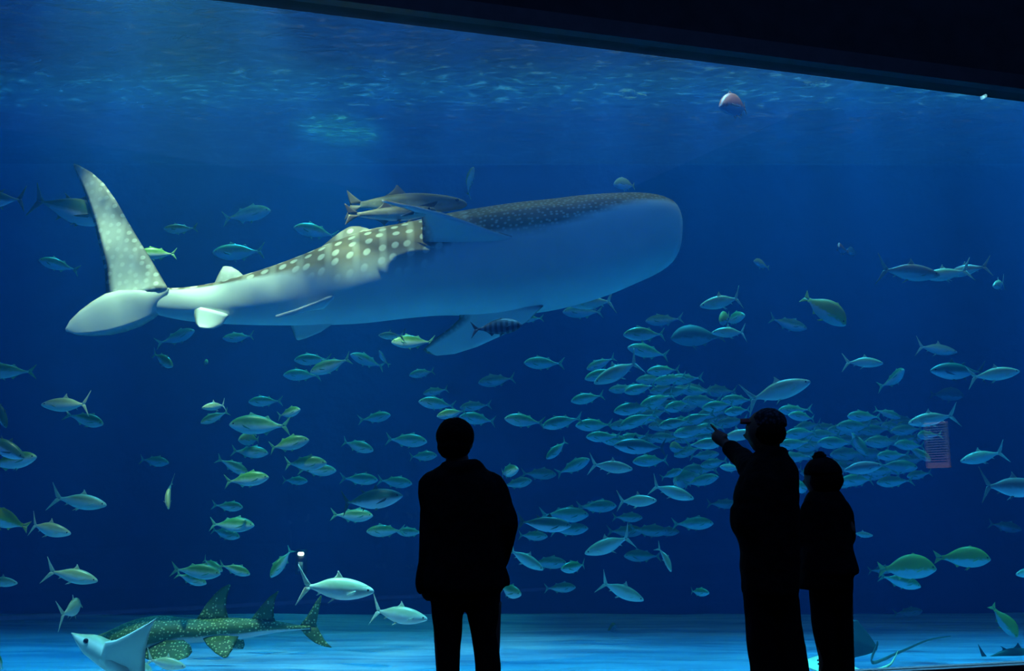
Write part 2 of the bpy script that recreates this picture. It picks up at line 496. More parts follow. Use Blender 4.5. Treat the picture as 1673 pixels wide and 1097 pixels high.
TOP = [(236, 480), (262, 472), (300, 470), (350, 462), (400, 449), (450, 433), (500, 414), (550, 393), (600, 376), (650, 366), (690, 358), (740, 347), (800, 337), (850, 330), (900, 325), (950, 319), (1000, 315.5), (1040, 315), (1070, 319), (1090, 328), (1101, 345), (1108, 366)]
BOT = [(236, 506), (262, 516), (300, 524), (350, 529), (400, 531), (450, 532), (500, 532), (550, 531), (600, 528), (660, 521), (720, 516), (780, 517), (820, 517), (860, 514), (920, 504), (985, 485), (1042, 461), (1070, 448), (1090, 434), (1101, 420), (1108, 402)]
def SY(px):   # depth of the shark's spine
    return 14.3 + (px - 236) / 872 * 1.5
BACKFR = [(236, 0.06), (300, 0.07), (380, 0.10), (430, 0.15), (480, 0.24), (540, 0.40), (600, 0.42), (690, 0.42), (740, 0.30), (850, 0.31), (900, 0.28), (950, 0.23), (1000, 0.16), (1050, 0.12), (1090, 0.10), (1108, 0.08)]
NR = 48
def shark():
    bm = bmesh.new()
    uvl = bm.loops.layers.uv.new('UVMap')
    lay = bm.verts.layers.float.new('back'); layh = bm.verts.layers.float.new('head')
    uvd = {}
    xs = [236 + (1086 - 236) * i / 70 for i in range(71)] + [1092, 1097, 1101, 1104.5, 1107, 1108]
    rings, info = [], []
    u = 0; prev = None
    for px in xs:
        yt, yb = smooth_tab(TOP, px), smooth_tab(BOT, px)
        Y = SY(px)
        a, b_ = at(px, yt, Y), at(px, yb, Y)
        c = (a + b_) / 2; up = (a - b_) / 2
        h = up.length
        wf = interp([(236, 0.45), (300, 0.62), (450, 0.85), (700, 0.95), (950, 1.0), (1108, 1.05)], px)
        ax = Vector((at(px + 5, 0, SY(px + 5)).x - at(px - 5, 0, SY(px - 5)).x, 10 / 872 * 1.5, 0)).normalized()
        side = ax.cross(Vector((0, 0, 1)))      # towards the camera
        if side.y > 0: side = -side
        ring, inf = [], []
        if prev is not None: u += (c - prev).length
        prev = c
        fr = smooth_tab(BACKFR, px)
        pn = math.acos(1 - 2 * max(0.0, min(1, fr)))
        for k in range(NR):
            ph = -PI + 2 * PI * k / NR      # 0 = top, + = near side
            e = interp([(600, 0.92), (850, 0.78), (1000, 0.68), (1108, 0.72)], px)
            cc, ss = math.cos(ph), math.sin(ph)
            rc = math.copysign(abs(cc) ** e, cc); rs = math.copysign(abs(ss) ** e, ss)
            ridge = 1 + 0.022 * math.exp(-((ph - pn * 0.55) / 0.06) ** 2) * (1 if px < 1000 else 0)
            shk = interp([(500, 0.0), (700, 0.12), (900, 0.28), (1108, 0.30)], px)
            ring.append(c + up * rc * ridge + side * (h * wf * (1 + shk * cc)) * rs * ridge)
            q = ring[-1]; q.z = CAM.z + (q.z - CAM.z) * (1 + 0.9 * (q.y / c.y - 1))
            wd = interp([(236, .10), (430, .14), (520, .5), (680, .6), (720, .14), (1108, .12)], px)
            if ph >= 0: bk = 1 - max(0, min(1, (ph - pn + wd * 0.6) / wd))
            else: bk = 1 - max(0, min(1, (-ph - 2.2) / 0.3))
            hd = max(0, min(1, (px - 720) / 60))
            inf.append((u, ph * h * 0.9, bk, hd))
        rings.append(ring); info.append(inf)
    vr = skin(bm, rings)
    for r, inf in zip(vr, info):
        for v, (uu, vv, bk, hd) in zip(r, inf):
            v[lay] = bk; v[layh] = hd; uvd[v] = (uu, vv)
    def sfin(le, te, ds, thick, near, far, hd=1.0, us=1.0, edge=None):
        n = len(le)
        rows = []
        for i, (a, b_) in enumerate(zip(le, te)):
            t = i / (n - 1)
            d = ds[0] + (ds[1] - ds[0]) * t
            mx = SY((le[0][0] + te[0][0]) / 2) + d
            rows.append((at(a[0], a[1], mx), at(b_[0], b_[1], mx)))
        # refine rows
        fine = []
        for (a, b_), (c, d) in zip(rows[:-1], rows[1:]):
            for k in range(3): fine.append((a.lerp(c, k / 3), b_.lerp(d, k / 3)))
        fine.append(rows[-1])
        vr = fin(bm, fine, thick, tip=0.2)
        for r, (A, B) in zip(vr, fine):
            mid = sum((v.co for v in r), Vector()) / len(r)
            for v in r:
                isnear = (v.co - (A + (B - A) * ((v.co - A).dot(B - A) / max((B - A).length_squared, 1e-6)))).y < -1e-5
                v[lay] = near if isnear else far
                if edge is not None and isnear and (v.co - A).length < 0.34 * (B - A).length: v[lay] = edge
                v[layh] = hd
                uvd[v] = (v.co.x * us, v.co.z * us)
    # near pectoral fin, raised, pale underside to the camera
    sfin([(872, 392), (840, 387), (800, 375), (760, 360), (720, 347), (680, 337), (645, 331), (624, 327)],
         [(694, 418), (691, 400), (690, 382), (690, 364), (688, 351), (664, 342), (640, 335), (624, 330)], (-0.72, -1.5), 0.13, 0.0, 1.0)
    # far pectoral fin hanging below the belly
    sfin([(888, 500), (862, 526), (822, 548), (780, 567), (745, 578), (715, 581), (698, 577)],
         [(752, 500), (750, 522), (733, 538), (716, 550), (703, 560), (695, 568), (692, 572)], (-0.35, 0.35), 0.12, 0.0, 1.0)
    # dorsal fins
    sfin([(622, 384), (604, 375), (590, 371.5), (576, 371)], [(515, 412), (540, 391), (556, 379), (566, 373)], (0.05, 0.35), 0.14, 0.85, 0.9, 0.0)
    sfin([(404, 456), (390, 443), (380, 437), (371, 435.5)], [(348, 468), (356, 450), (361, 441), (364, 436)], (0.0, 0.15), 0.08, 0.25, 0.5)
    # pelvic fins
    sfin([(552, 478), (524, 490), (484, 505), (455, 514), (450, 516)], [(528, 506), (508, 508), (482, 516), (458, 519.5), (451, 519)], (-0.50, -0.85), 0.07, 0.0, 0.3)
    sfin([(552, 524), (524, 543), (500, 553), (488, 556)], [(470, 520), (477, 538), (481, 549), (484, 555)], (-0.1, 0.1), 0.05, 0.0, 0.3)
    # anal fin
    sfin([(374, 515), (364, 531), (350, 537), (335, 537)], [(318, 500), (317, 516), (319, 528), (325, 535)], (-0.20, -0.32), 0.07, 0.0, 0.3)
    # tail fin: tall upper lobe and shorter lower lobe
    sfin([(276, 474), (262, 450), (246, 423), (228, 394), (209, 362), (190, 328), (170, 300), (150, 282), (132, 272), (122, 268.5)],
         [(176, 496), (173, 468), (171, 440), (163, 405), (155, 370), (147, 343), (139, 318), (131, 296), (124, 279), (120, 270)], (0.0, 0.95), 0.14, 0.25, 0.8, 0.0, 1.5, 0.62)
    sfin([(276, 470), (235, 474), (196, 474), (172, 480), (150, 493), (130, 508), (114, 524), (107, 537)],
         [(266, 508), (252, 521), (232, 533), (207, 542), (180, 548), (152, 549.5), (127, 548), (108, 542)], (-0.03, -0.5), 0.16, 0.05, 0.5)
    for f in bm.faces:
        for lp in f.loops:
            lp[uvl].uv = uvd.get(lp.vert, (0, 0))
    o = link('whale_shark', bm, M_SHARK)
    tag(o, 'huge white-spotted whale shark with pale belly gliding right across the tank', 'shark')
    ctr = at(650, 440, 15)
    o.data.transform(Matrix.Translation(-ctr)); o.location = ctr
    return o
shark()

# ------------------------------------------------------------------ fish kinds
M_JACK = mat('jack_skin', build=counter((0.12, 0.34, 0.05), (0.40, 0.66, 0.28), (0.80, 0.92, 0.85), -0.12, 0.12), rough=0.35, spec=0.6)
M_MILK = mat('milkfish_skin', build=counter((0.62, 0.66, 0.30), (0.92, 0.94, 0.58), (0.95, 0.96, 0.80), -0.12, 0.12), rough=0.3, spec=0.7)
M_SNAP = mat('snapper_skin', build=counter((0.55, 0.50, 0.03), (0.45, 0.48, 0.08), (0.50, 0.65, 0.60), -0.16, 0.10, 0.4), rough=0.5)
M_TUNA = mat('tuna_skin', build=counter((0.06, 0.20, 0.08), (0.14, 0.28, 0.16), (0.75, 0.85, 0.90), -0.13, 0.10, 0.15), rough=0.35, spec=0.6)
M_GROUP = mat('grouper_skin', build=counter((0.05, 0.14, 0.06), (0.10, 0.22, 0.13), (0.25, 0.45, 0.45), -0.2, 0.1, 0.4), rough=0.6)
M_RED = mat('reef_fish_skin', build=counter((0.42, 0.055, 0.02), (0.34, 0.06, 0.03), (0.16, 0.30, 0.42), -0.16, 0.12, 0.5), rough=0.5)
M_TAN = mat('brown_milkfish_skin', build=counter((0.40, 0.26, 0.16), (0.42, 0.36, 0.28), (0.65, 0.70, 0.66), -0.14, 0.10, 0.3), rough=0.4)
M_COBIA = mat('cobia_skin', build=counter((0.20, 0.17, 0.09), (0.24, 0.23, 0.15), (0.62, 0.62, 0.50), -0.13, 0.10, 0.25), rough=0.5)
def banded(nt, b):
    tc = N(nt, 'ShaderNodeTexCoord')
    wv = N(nt, 'ShaderNodeTexWave', i_Scale=2.9, i_Distortion=1.2); wv.bands_direction = 'X'
    L(nt, tc.outputs['Object'], wv.inputs['Vector'])
    sep = N(nt, 'ShaderNodeSeparateXYZ'); L(nt, tc.outputs['Object'], sep.inputs[0])
    r = ramp(nt, wv.outputs['Fac'], [(0.35, (0.003, 0.004, 0.006)), (0.6, (0.06, 0.08, 0.10))])
    dk = ramp(nt, sep.outputs['Z'], [(0.0, (1, 1, 1)), (0.05, (1, 1, 1)), (0.11, (0.1, 0.1, 0.1))])
    mx = N(nt, 'ShaderNodeMixRGB', blend_type='MULTIPLY', i_Fac=1.0); L(nt, r.outputs[0], mx.inputs[1]); L(nt, dk.outputs[0], mx.inputs[2])
    L(nt, mx.outputs[0], b.inputs['Base Color'])
M_BAND = mat('banded_fish_skin', build=banded, rough=0.5)
M_EYE = mat('fish_eye', (0.01, 0.01, 0.01), 0.2)
FINM = {}
def finmat(name, c):
    return mat(name, c, 0.5, noisy(tuple(v * 0.8 for v in c), c, 30))
F_JACK = finmat('jack_fin', (0.25, 0.60, 0.30)); F_MILK = finmat('milkfish_fin', (0.90, 0.94, 0.60)); F_SNAP = finmat('snapper_fin', (0.55, 0.58, 0.12))
F_TUNA = finmat('tuna_fin', (0.05, 0.12, 0.08)); F_GROUP = finmat('grouper_fin', (0.06, 0.16, 0.09)); F_RED = finmat('reef_fish_fin', (0.35, 0.14, 0.09))
F_TAN = finmat('brown_milkfish_fin', (0.40, 0.36, 0.26)); F_BAND = finmat('banded_fish_fin', (0.012, 0.014, 0.02)); F_COBIA = finmat('cobia_fin', (0.20, 0.15, 0.09))

# body tables: x, top, bottom, half width  (fish of total length 1, nose at +0.5)
P_MILK = [(.50, .004, -.008, .004), (.485, .020, -.022, .016), (.45, .038, -.038, .030), (.38, .064, -.062, .044), (.28, .090, -.088, .058), (.15, .108, -.106, .066), (.02, .108, -.106, .064), (-.10, .088, -.086, .050), (-.20, .054, -.056, .034), (-.28, .028, -.030, .018), (-.335, .020, -.022, .010)]
P_JACK = [(.50, -.002, -.014, .004), (.485, .020, -.030, .018), (.44, .060, -.058, .036), (.35, .105, -.098, .054), (.22, .135, -.128, .066), (.08, .140, -.130, .066), (-.06, .115, -.108, .052), (-.18, .072, -.070, .034), (-.27, .035, -.036, .018), (-.33, .020, -.022, .012), (-.37, .018, -.020, .008)]
P_SNAP = [(.50, -.025, -.042, .004), (.485, .0, -.060, .022), (.43, .070, -.095, .046), (.33, .145, -.140, .066), (.18, .190, -.165, .076), (.02, .185, -.160, .070), (-.12, .140, -.125, .052), (-.23, .080, -.075, .032), (-.30, .045, -.045, .018), (-.36, .038, -.038, .010)]
P_TUNA = [(.50, -.004, -.012, .004), (.485, .018, -.028, .018), (.43, .060, -.060, .044), (.33, .108, -.105, .070), (.18, .138, -.138, .084), (.02, .134, -.136, .080), (-.13, .096, -.098, .056), (-.25, .046, -.048, .028), (-.33, .018, -.020, .016), (-.38, .012, -.013, .012)]
P_COBIA = [(.50, .006, -.010, .020), (.485, .022, -.026, .036), (.44, .040, -.042, .056), (.35, .060, -.062, .066), (.20, .076, -.082, .070), (.05, .080, -.086, .064), (-.10, .070, -.072, .050), (-.22, .050, -.052, .034), (-.32, .030, -.032, .018), (-.37, .024, -.026, .010)]

def bend_pt(p, bend):
    """side bend of the swimming fish: rotate the rear half around Z progressively"""
    s = max(0.0, 0.25 - p.x)
    a = bend * s
    return Vector((p.x, p.y + bend * s * s * 1.1, p.z))

P_MILK = [(a, b * 1.28, c * 1.28, d * 1.15) for a, b, c, d in P_MILK]
P_JACK = [(a, b * 1.16, c * 1.16, d * 1.15) for a, b, c, d in P_JACK]
P_SNAP = [(a, b * 1.12, c * 1.12, d * 1.15) for a, b, c, d in P_SNAP]
KINDS = {
 'jack':   dict(P=P_JACK, m=[M_JACK, F_JACK, M_EYE], tail=(.165, .15, .10), dors=[(.20, -.02, .205, .06), (-.04, -.25, .155, -.02)], anal=[(-.04, -.26, -.165, -.02)], pec=.16, pelv=.07),
 'milk':   dict(P=P_MILK, m=[M_MILK, F_MILK, M_EYE], tail=(.27, .25, .13), dors=[(.10, -.05, .225, -.02)], anal=[(-.17, -.24, -.105, -.05)], pec=.11, pelv=.10),
 'brown':  dict(P=P_MILK, m=[M_TAN, F_TAN, M_EYE], tail=(.27, .25, .13), dors=[(.10, -.05, .225, -.02)], anal=[(-.17, -.24, -.105, -.05)], pec=.11, pelv=.10),
 'snap':   dict(P=P_SNAP, m=[M_SNAP, F_SNAP, M_EYE], tail=(.14, .13, .05), dors=[(.22, -.24, .235, -.02)], anal=[(-.06, -.24, -.185, -.03)], pec=.17, pelv=.11),
 'red':    dict(P=P_SNAP, m=[M_RED, F_RED, M_EYE], tail=(.14, .13, .04), dors=[(.22, -.24, .255, -.02)], anal=[(-.06, -.24, -.185, -.03)], pec=.19, pelv=.12),
 'group':  dict(P=P_SNAP, m=[M_GROUP, F_GROUP, M_EYE], tail=(.12, .11, .03), dors=[(.20, -.24, .235, -.02)], anal=[(-.06, -.24, -.185, -.03)], pec=.15, pelv=.12),
 'tuna':   dict(P=P_TUNA, m=[M_TUNA, F_TUNA, M_EYE], tail=(.19, .19, .10), dors=[(.16, .02, .205, .02), (-.04, -.14, .155, -.06)], anal=[(-.08, -.17, -.15, -.06)], pec=.16, pelv=.06),
 'band':   dict(P=P_JACK, m=[M_BAND, F_BAND, M_EYE], tail=(.17, .17, .09), dors=[(.18, -.24, .175, -.02)], anal=[(-.04, -.26, -.165, -.02)], pec=.12, pelv=.08),
 'cobia':  dict(P=P_COBIA, m=[M_COBIA, F_COBIA, M_EYE], tail=(.13, .12, .07), dors=[(.02, -.20, .15, -.04)], anal=[(-.02, -.22, -.13, -.04)], pec=.17, pelv=.06),
}
def fish_mesh(kind, bend):
    K = KINDS[kind]; P = K['P']
    bm = bmesh.new()
    tops = sorted((p[0], p[1]) for p in P); bots = sorted((p[0], p[2]) for p in P); wid = sorted((p[0], p[3]) for p in P)
    x0 = P[-1][0]
    xs = [x0 + (0.44 - x0) * i / 17 for i in range(18)] + [0.46, 0.475, 0.487, 0.495, 0.5]
    rings = []
    n = 16
    for x in xs:
        t, b_, w_ = smooth_tab(tops, x), smooth_tab(bots, x), max(0.002, smooth_tab(wid, x))
        zc, hh = (t + b_) / 2, (t - b_) / 2
        rings.append([Vector((x, w_ * math.sin(2 * PI * k / n), zc + hh * math.cos(2 * PI * k / n))) for k in range(n)])
    skin(bm, rings, 0)
    # tail fin: two swept lobes
    up, dn, fork = K['tail']
    for s, ln in ((1, up), (-1, dn)):
        rows = []
        for i in range(6):
            t = i / 5
            le = Vector((x0 + 0.03 - (0.5 + x0 + 0.03) * (t ** 0.9), 0, s * (0.012 + (ln - 0.012) * t)))
            ch = (0.075 * (1 - t) + 0.004) * (1.15 - 0.1 * t)
            rx = (fork if fork < .08 else 0)
            te = Vector((min(le.x - ch * 0.7, le.x) if t > .0 else x0 - 0.045, 0, s * (max(0.0, 0.012 + (ln - 0.012) * t - (0.055 if fork > .08 else .03) * (1 - t) - 0.004))))
            if t > .95: te = le + Vector((-0.006, 0, s * -0.004))
            if fork < .08:
                te = Vector((-0.46 - 0.04 * t, 0, s * (ln * t * 0.9)))
            rows.append((le, te))
        fin(bm, rows, 0.014, 1, tip=0.3, nrm=(0, 1, 0))
    for (xa, xb, zt, lean) in K['dors']:
        za, zb = smooth_tab(tops, xa) - 0.012, smooth_tab(tops, xb) - 0.012
        rows = []
        for i in range(5):
            t = i / 4
            le = Vector((xa + (lean - 0.02 - xa * 0 - 0) * t * 0.6 - 0.05 * t, 0, za + (zt - za) * t))
            te0 = Vector((xb, 0, zb)); te1 = Vector((le.x - 0.012, 0, zt - 0.002))
            te = te0.lerp(te1, t ** 0.55 if (xa - xb) > .25 else t ** .8)
            rows.append((le, te))
        fin(bm, rows, 0.012, 1, tip=0.4, nrm=(0, 1, 0))
    for (xa, xb, zt, lean) in K['anal']:
        za, zb = smooth_tab(bots, xa) + 0.012, smooth_tab(bots, xb) + 0.012
        rows = []
        for i in range(5):
            t = i / 4
            le = Vector((xa - 0.06 * t, 0, za + (zt - za) * t))
            te = Vector((xb, 0, zb)).lerp(Vector((le.x - 0.012, 0, zt + 0.002)), t ** 0.6)
            rows.append((le, te))
        fin(bm, rows, 0.012, 1, tip=0.4, nrm=(0, 1, 0))
    ln = K['pec']
    for s in (1, -1):
        xa = 0.27
        w_ = smooth_tab(wid, xa)
        zc = (smooth_tab(tops, xa) + smooth_tab(bots, xa)) / 2 - 0.02
        rows = []
        for i in range(5):
            t = i / 4
            c = Vector((xa - ln * t * 0.85, s * (w_ * 0.92 + ln * 0.42 * t), zc - ln * 0.32 * t))
            ch = 0.045 * (1 - t) ** 0.6 + 0.004
            rows.append((c + Vector((ch * .3, 0, ch * .5)), c - Vector((ch * .3, 0, ch * .5))))
        fin(bm, rows, 0.009, 1, tip=0.4)
        xa = 0.10 if kind != 'milk' and kind != 'brown' else 0.0
        lp = K['pelv']
        zb = smooth_tab(bots, xa)
        rows = []
        for i in range(4):
            t = i / 3
            c = Vector((xa - lp * t * 0.7, s * (0.02 + lp * 0.35 * t), zb + 0.012 - lp * 0.6 * t))
            ch = 0.035 * (1 - t) + 0.004
            rows.append((c + Vector((ch * .6, 0, 0)), c - Vector((ch * .6, 0, 0))))
        fin(bm, rows, 0.008, 1, tip=0.4)
        xe = 0.43
        we = smooth_tab(wid, xe)
        r = bmesh.ops.create_uvsphere(bm, u_segments=8, v_segments=6, radius=0.014)
        for v in r['verts']:
            v.co = Vector((v.co.x + xe, v.co.y * 0.6 + s * we * 0.93, v.co.z + (smooth_tab(tops, xe) + smooth_tab(bots, xe)) / 2 + 0.014))
            for f in v.link_faces: f.material_index = 2
    for v in bm.verts:
        v.co = bend_pt(v.co, bend)
    bmesh.ops.recalc_face_normals(bm, faces=bm.faces)
    me = bpy.data.meshes.new(kind)
    bm.to_mesh(me); bm.free()
    for m in K['m']: me.materials.append(m)
    for p in me.polygons: p.use_smooth = True
    return me
MESH = {}
def get_mesh(kind, b):
    if (kind, b) not in MESH:
        MESH[(kind, b)] = fish_mesh(kind, b)
    return MESH[(kind, b)]

NAMES = {'jack': 'jack_fish', 'milk': 'milkfish', 'brown': 'milkfish', 'snap': 'snapper', 'red': 'reef_fish', 'group': 'grouper', 'tuna': 'tuna', 'band': 'banded_fish', 'cobia': 'cobia'}
DESC = {'jack': 'green-backed jack', 'milk': 'pale silvery fork-tailed milkfish', 'brown': 'brownish fork-tailed milkfish', 'snap': 'yellow-green deep-bodied fish', 'red': 'reddish-brown plump fish', 'group': 'dark green deep-bodied fish', 'tuna': 'thick green-backed tuna', 'band': 'dark banded fish', 'cobia': 'brown cobia'}

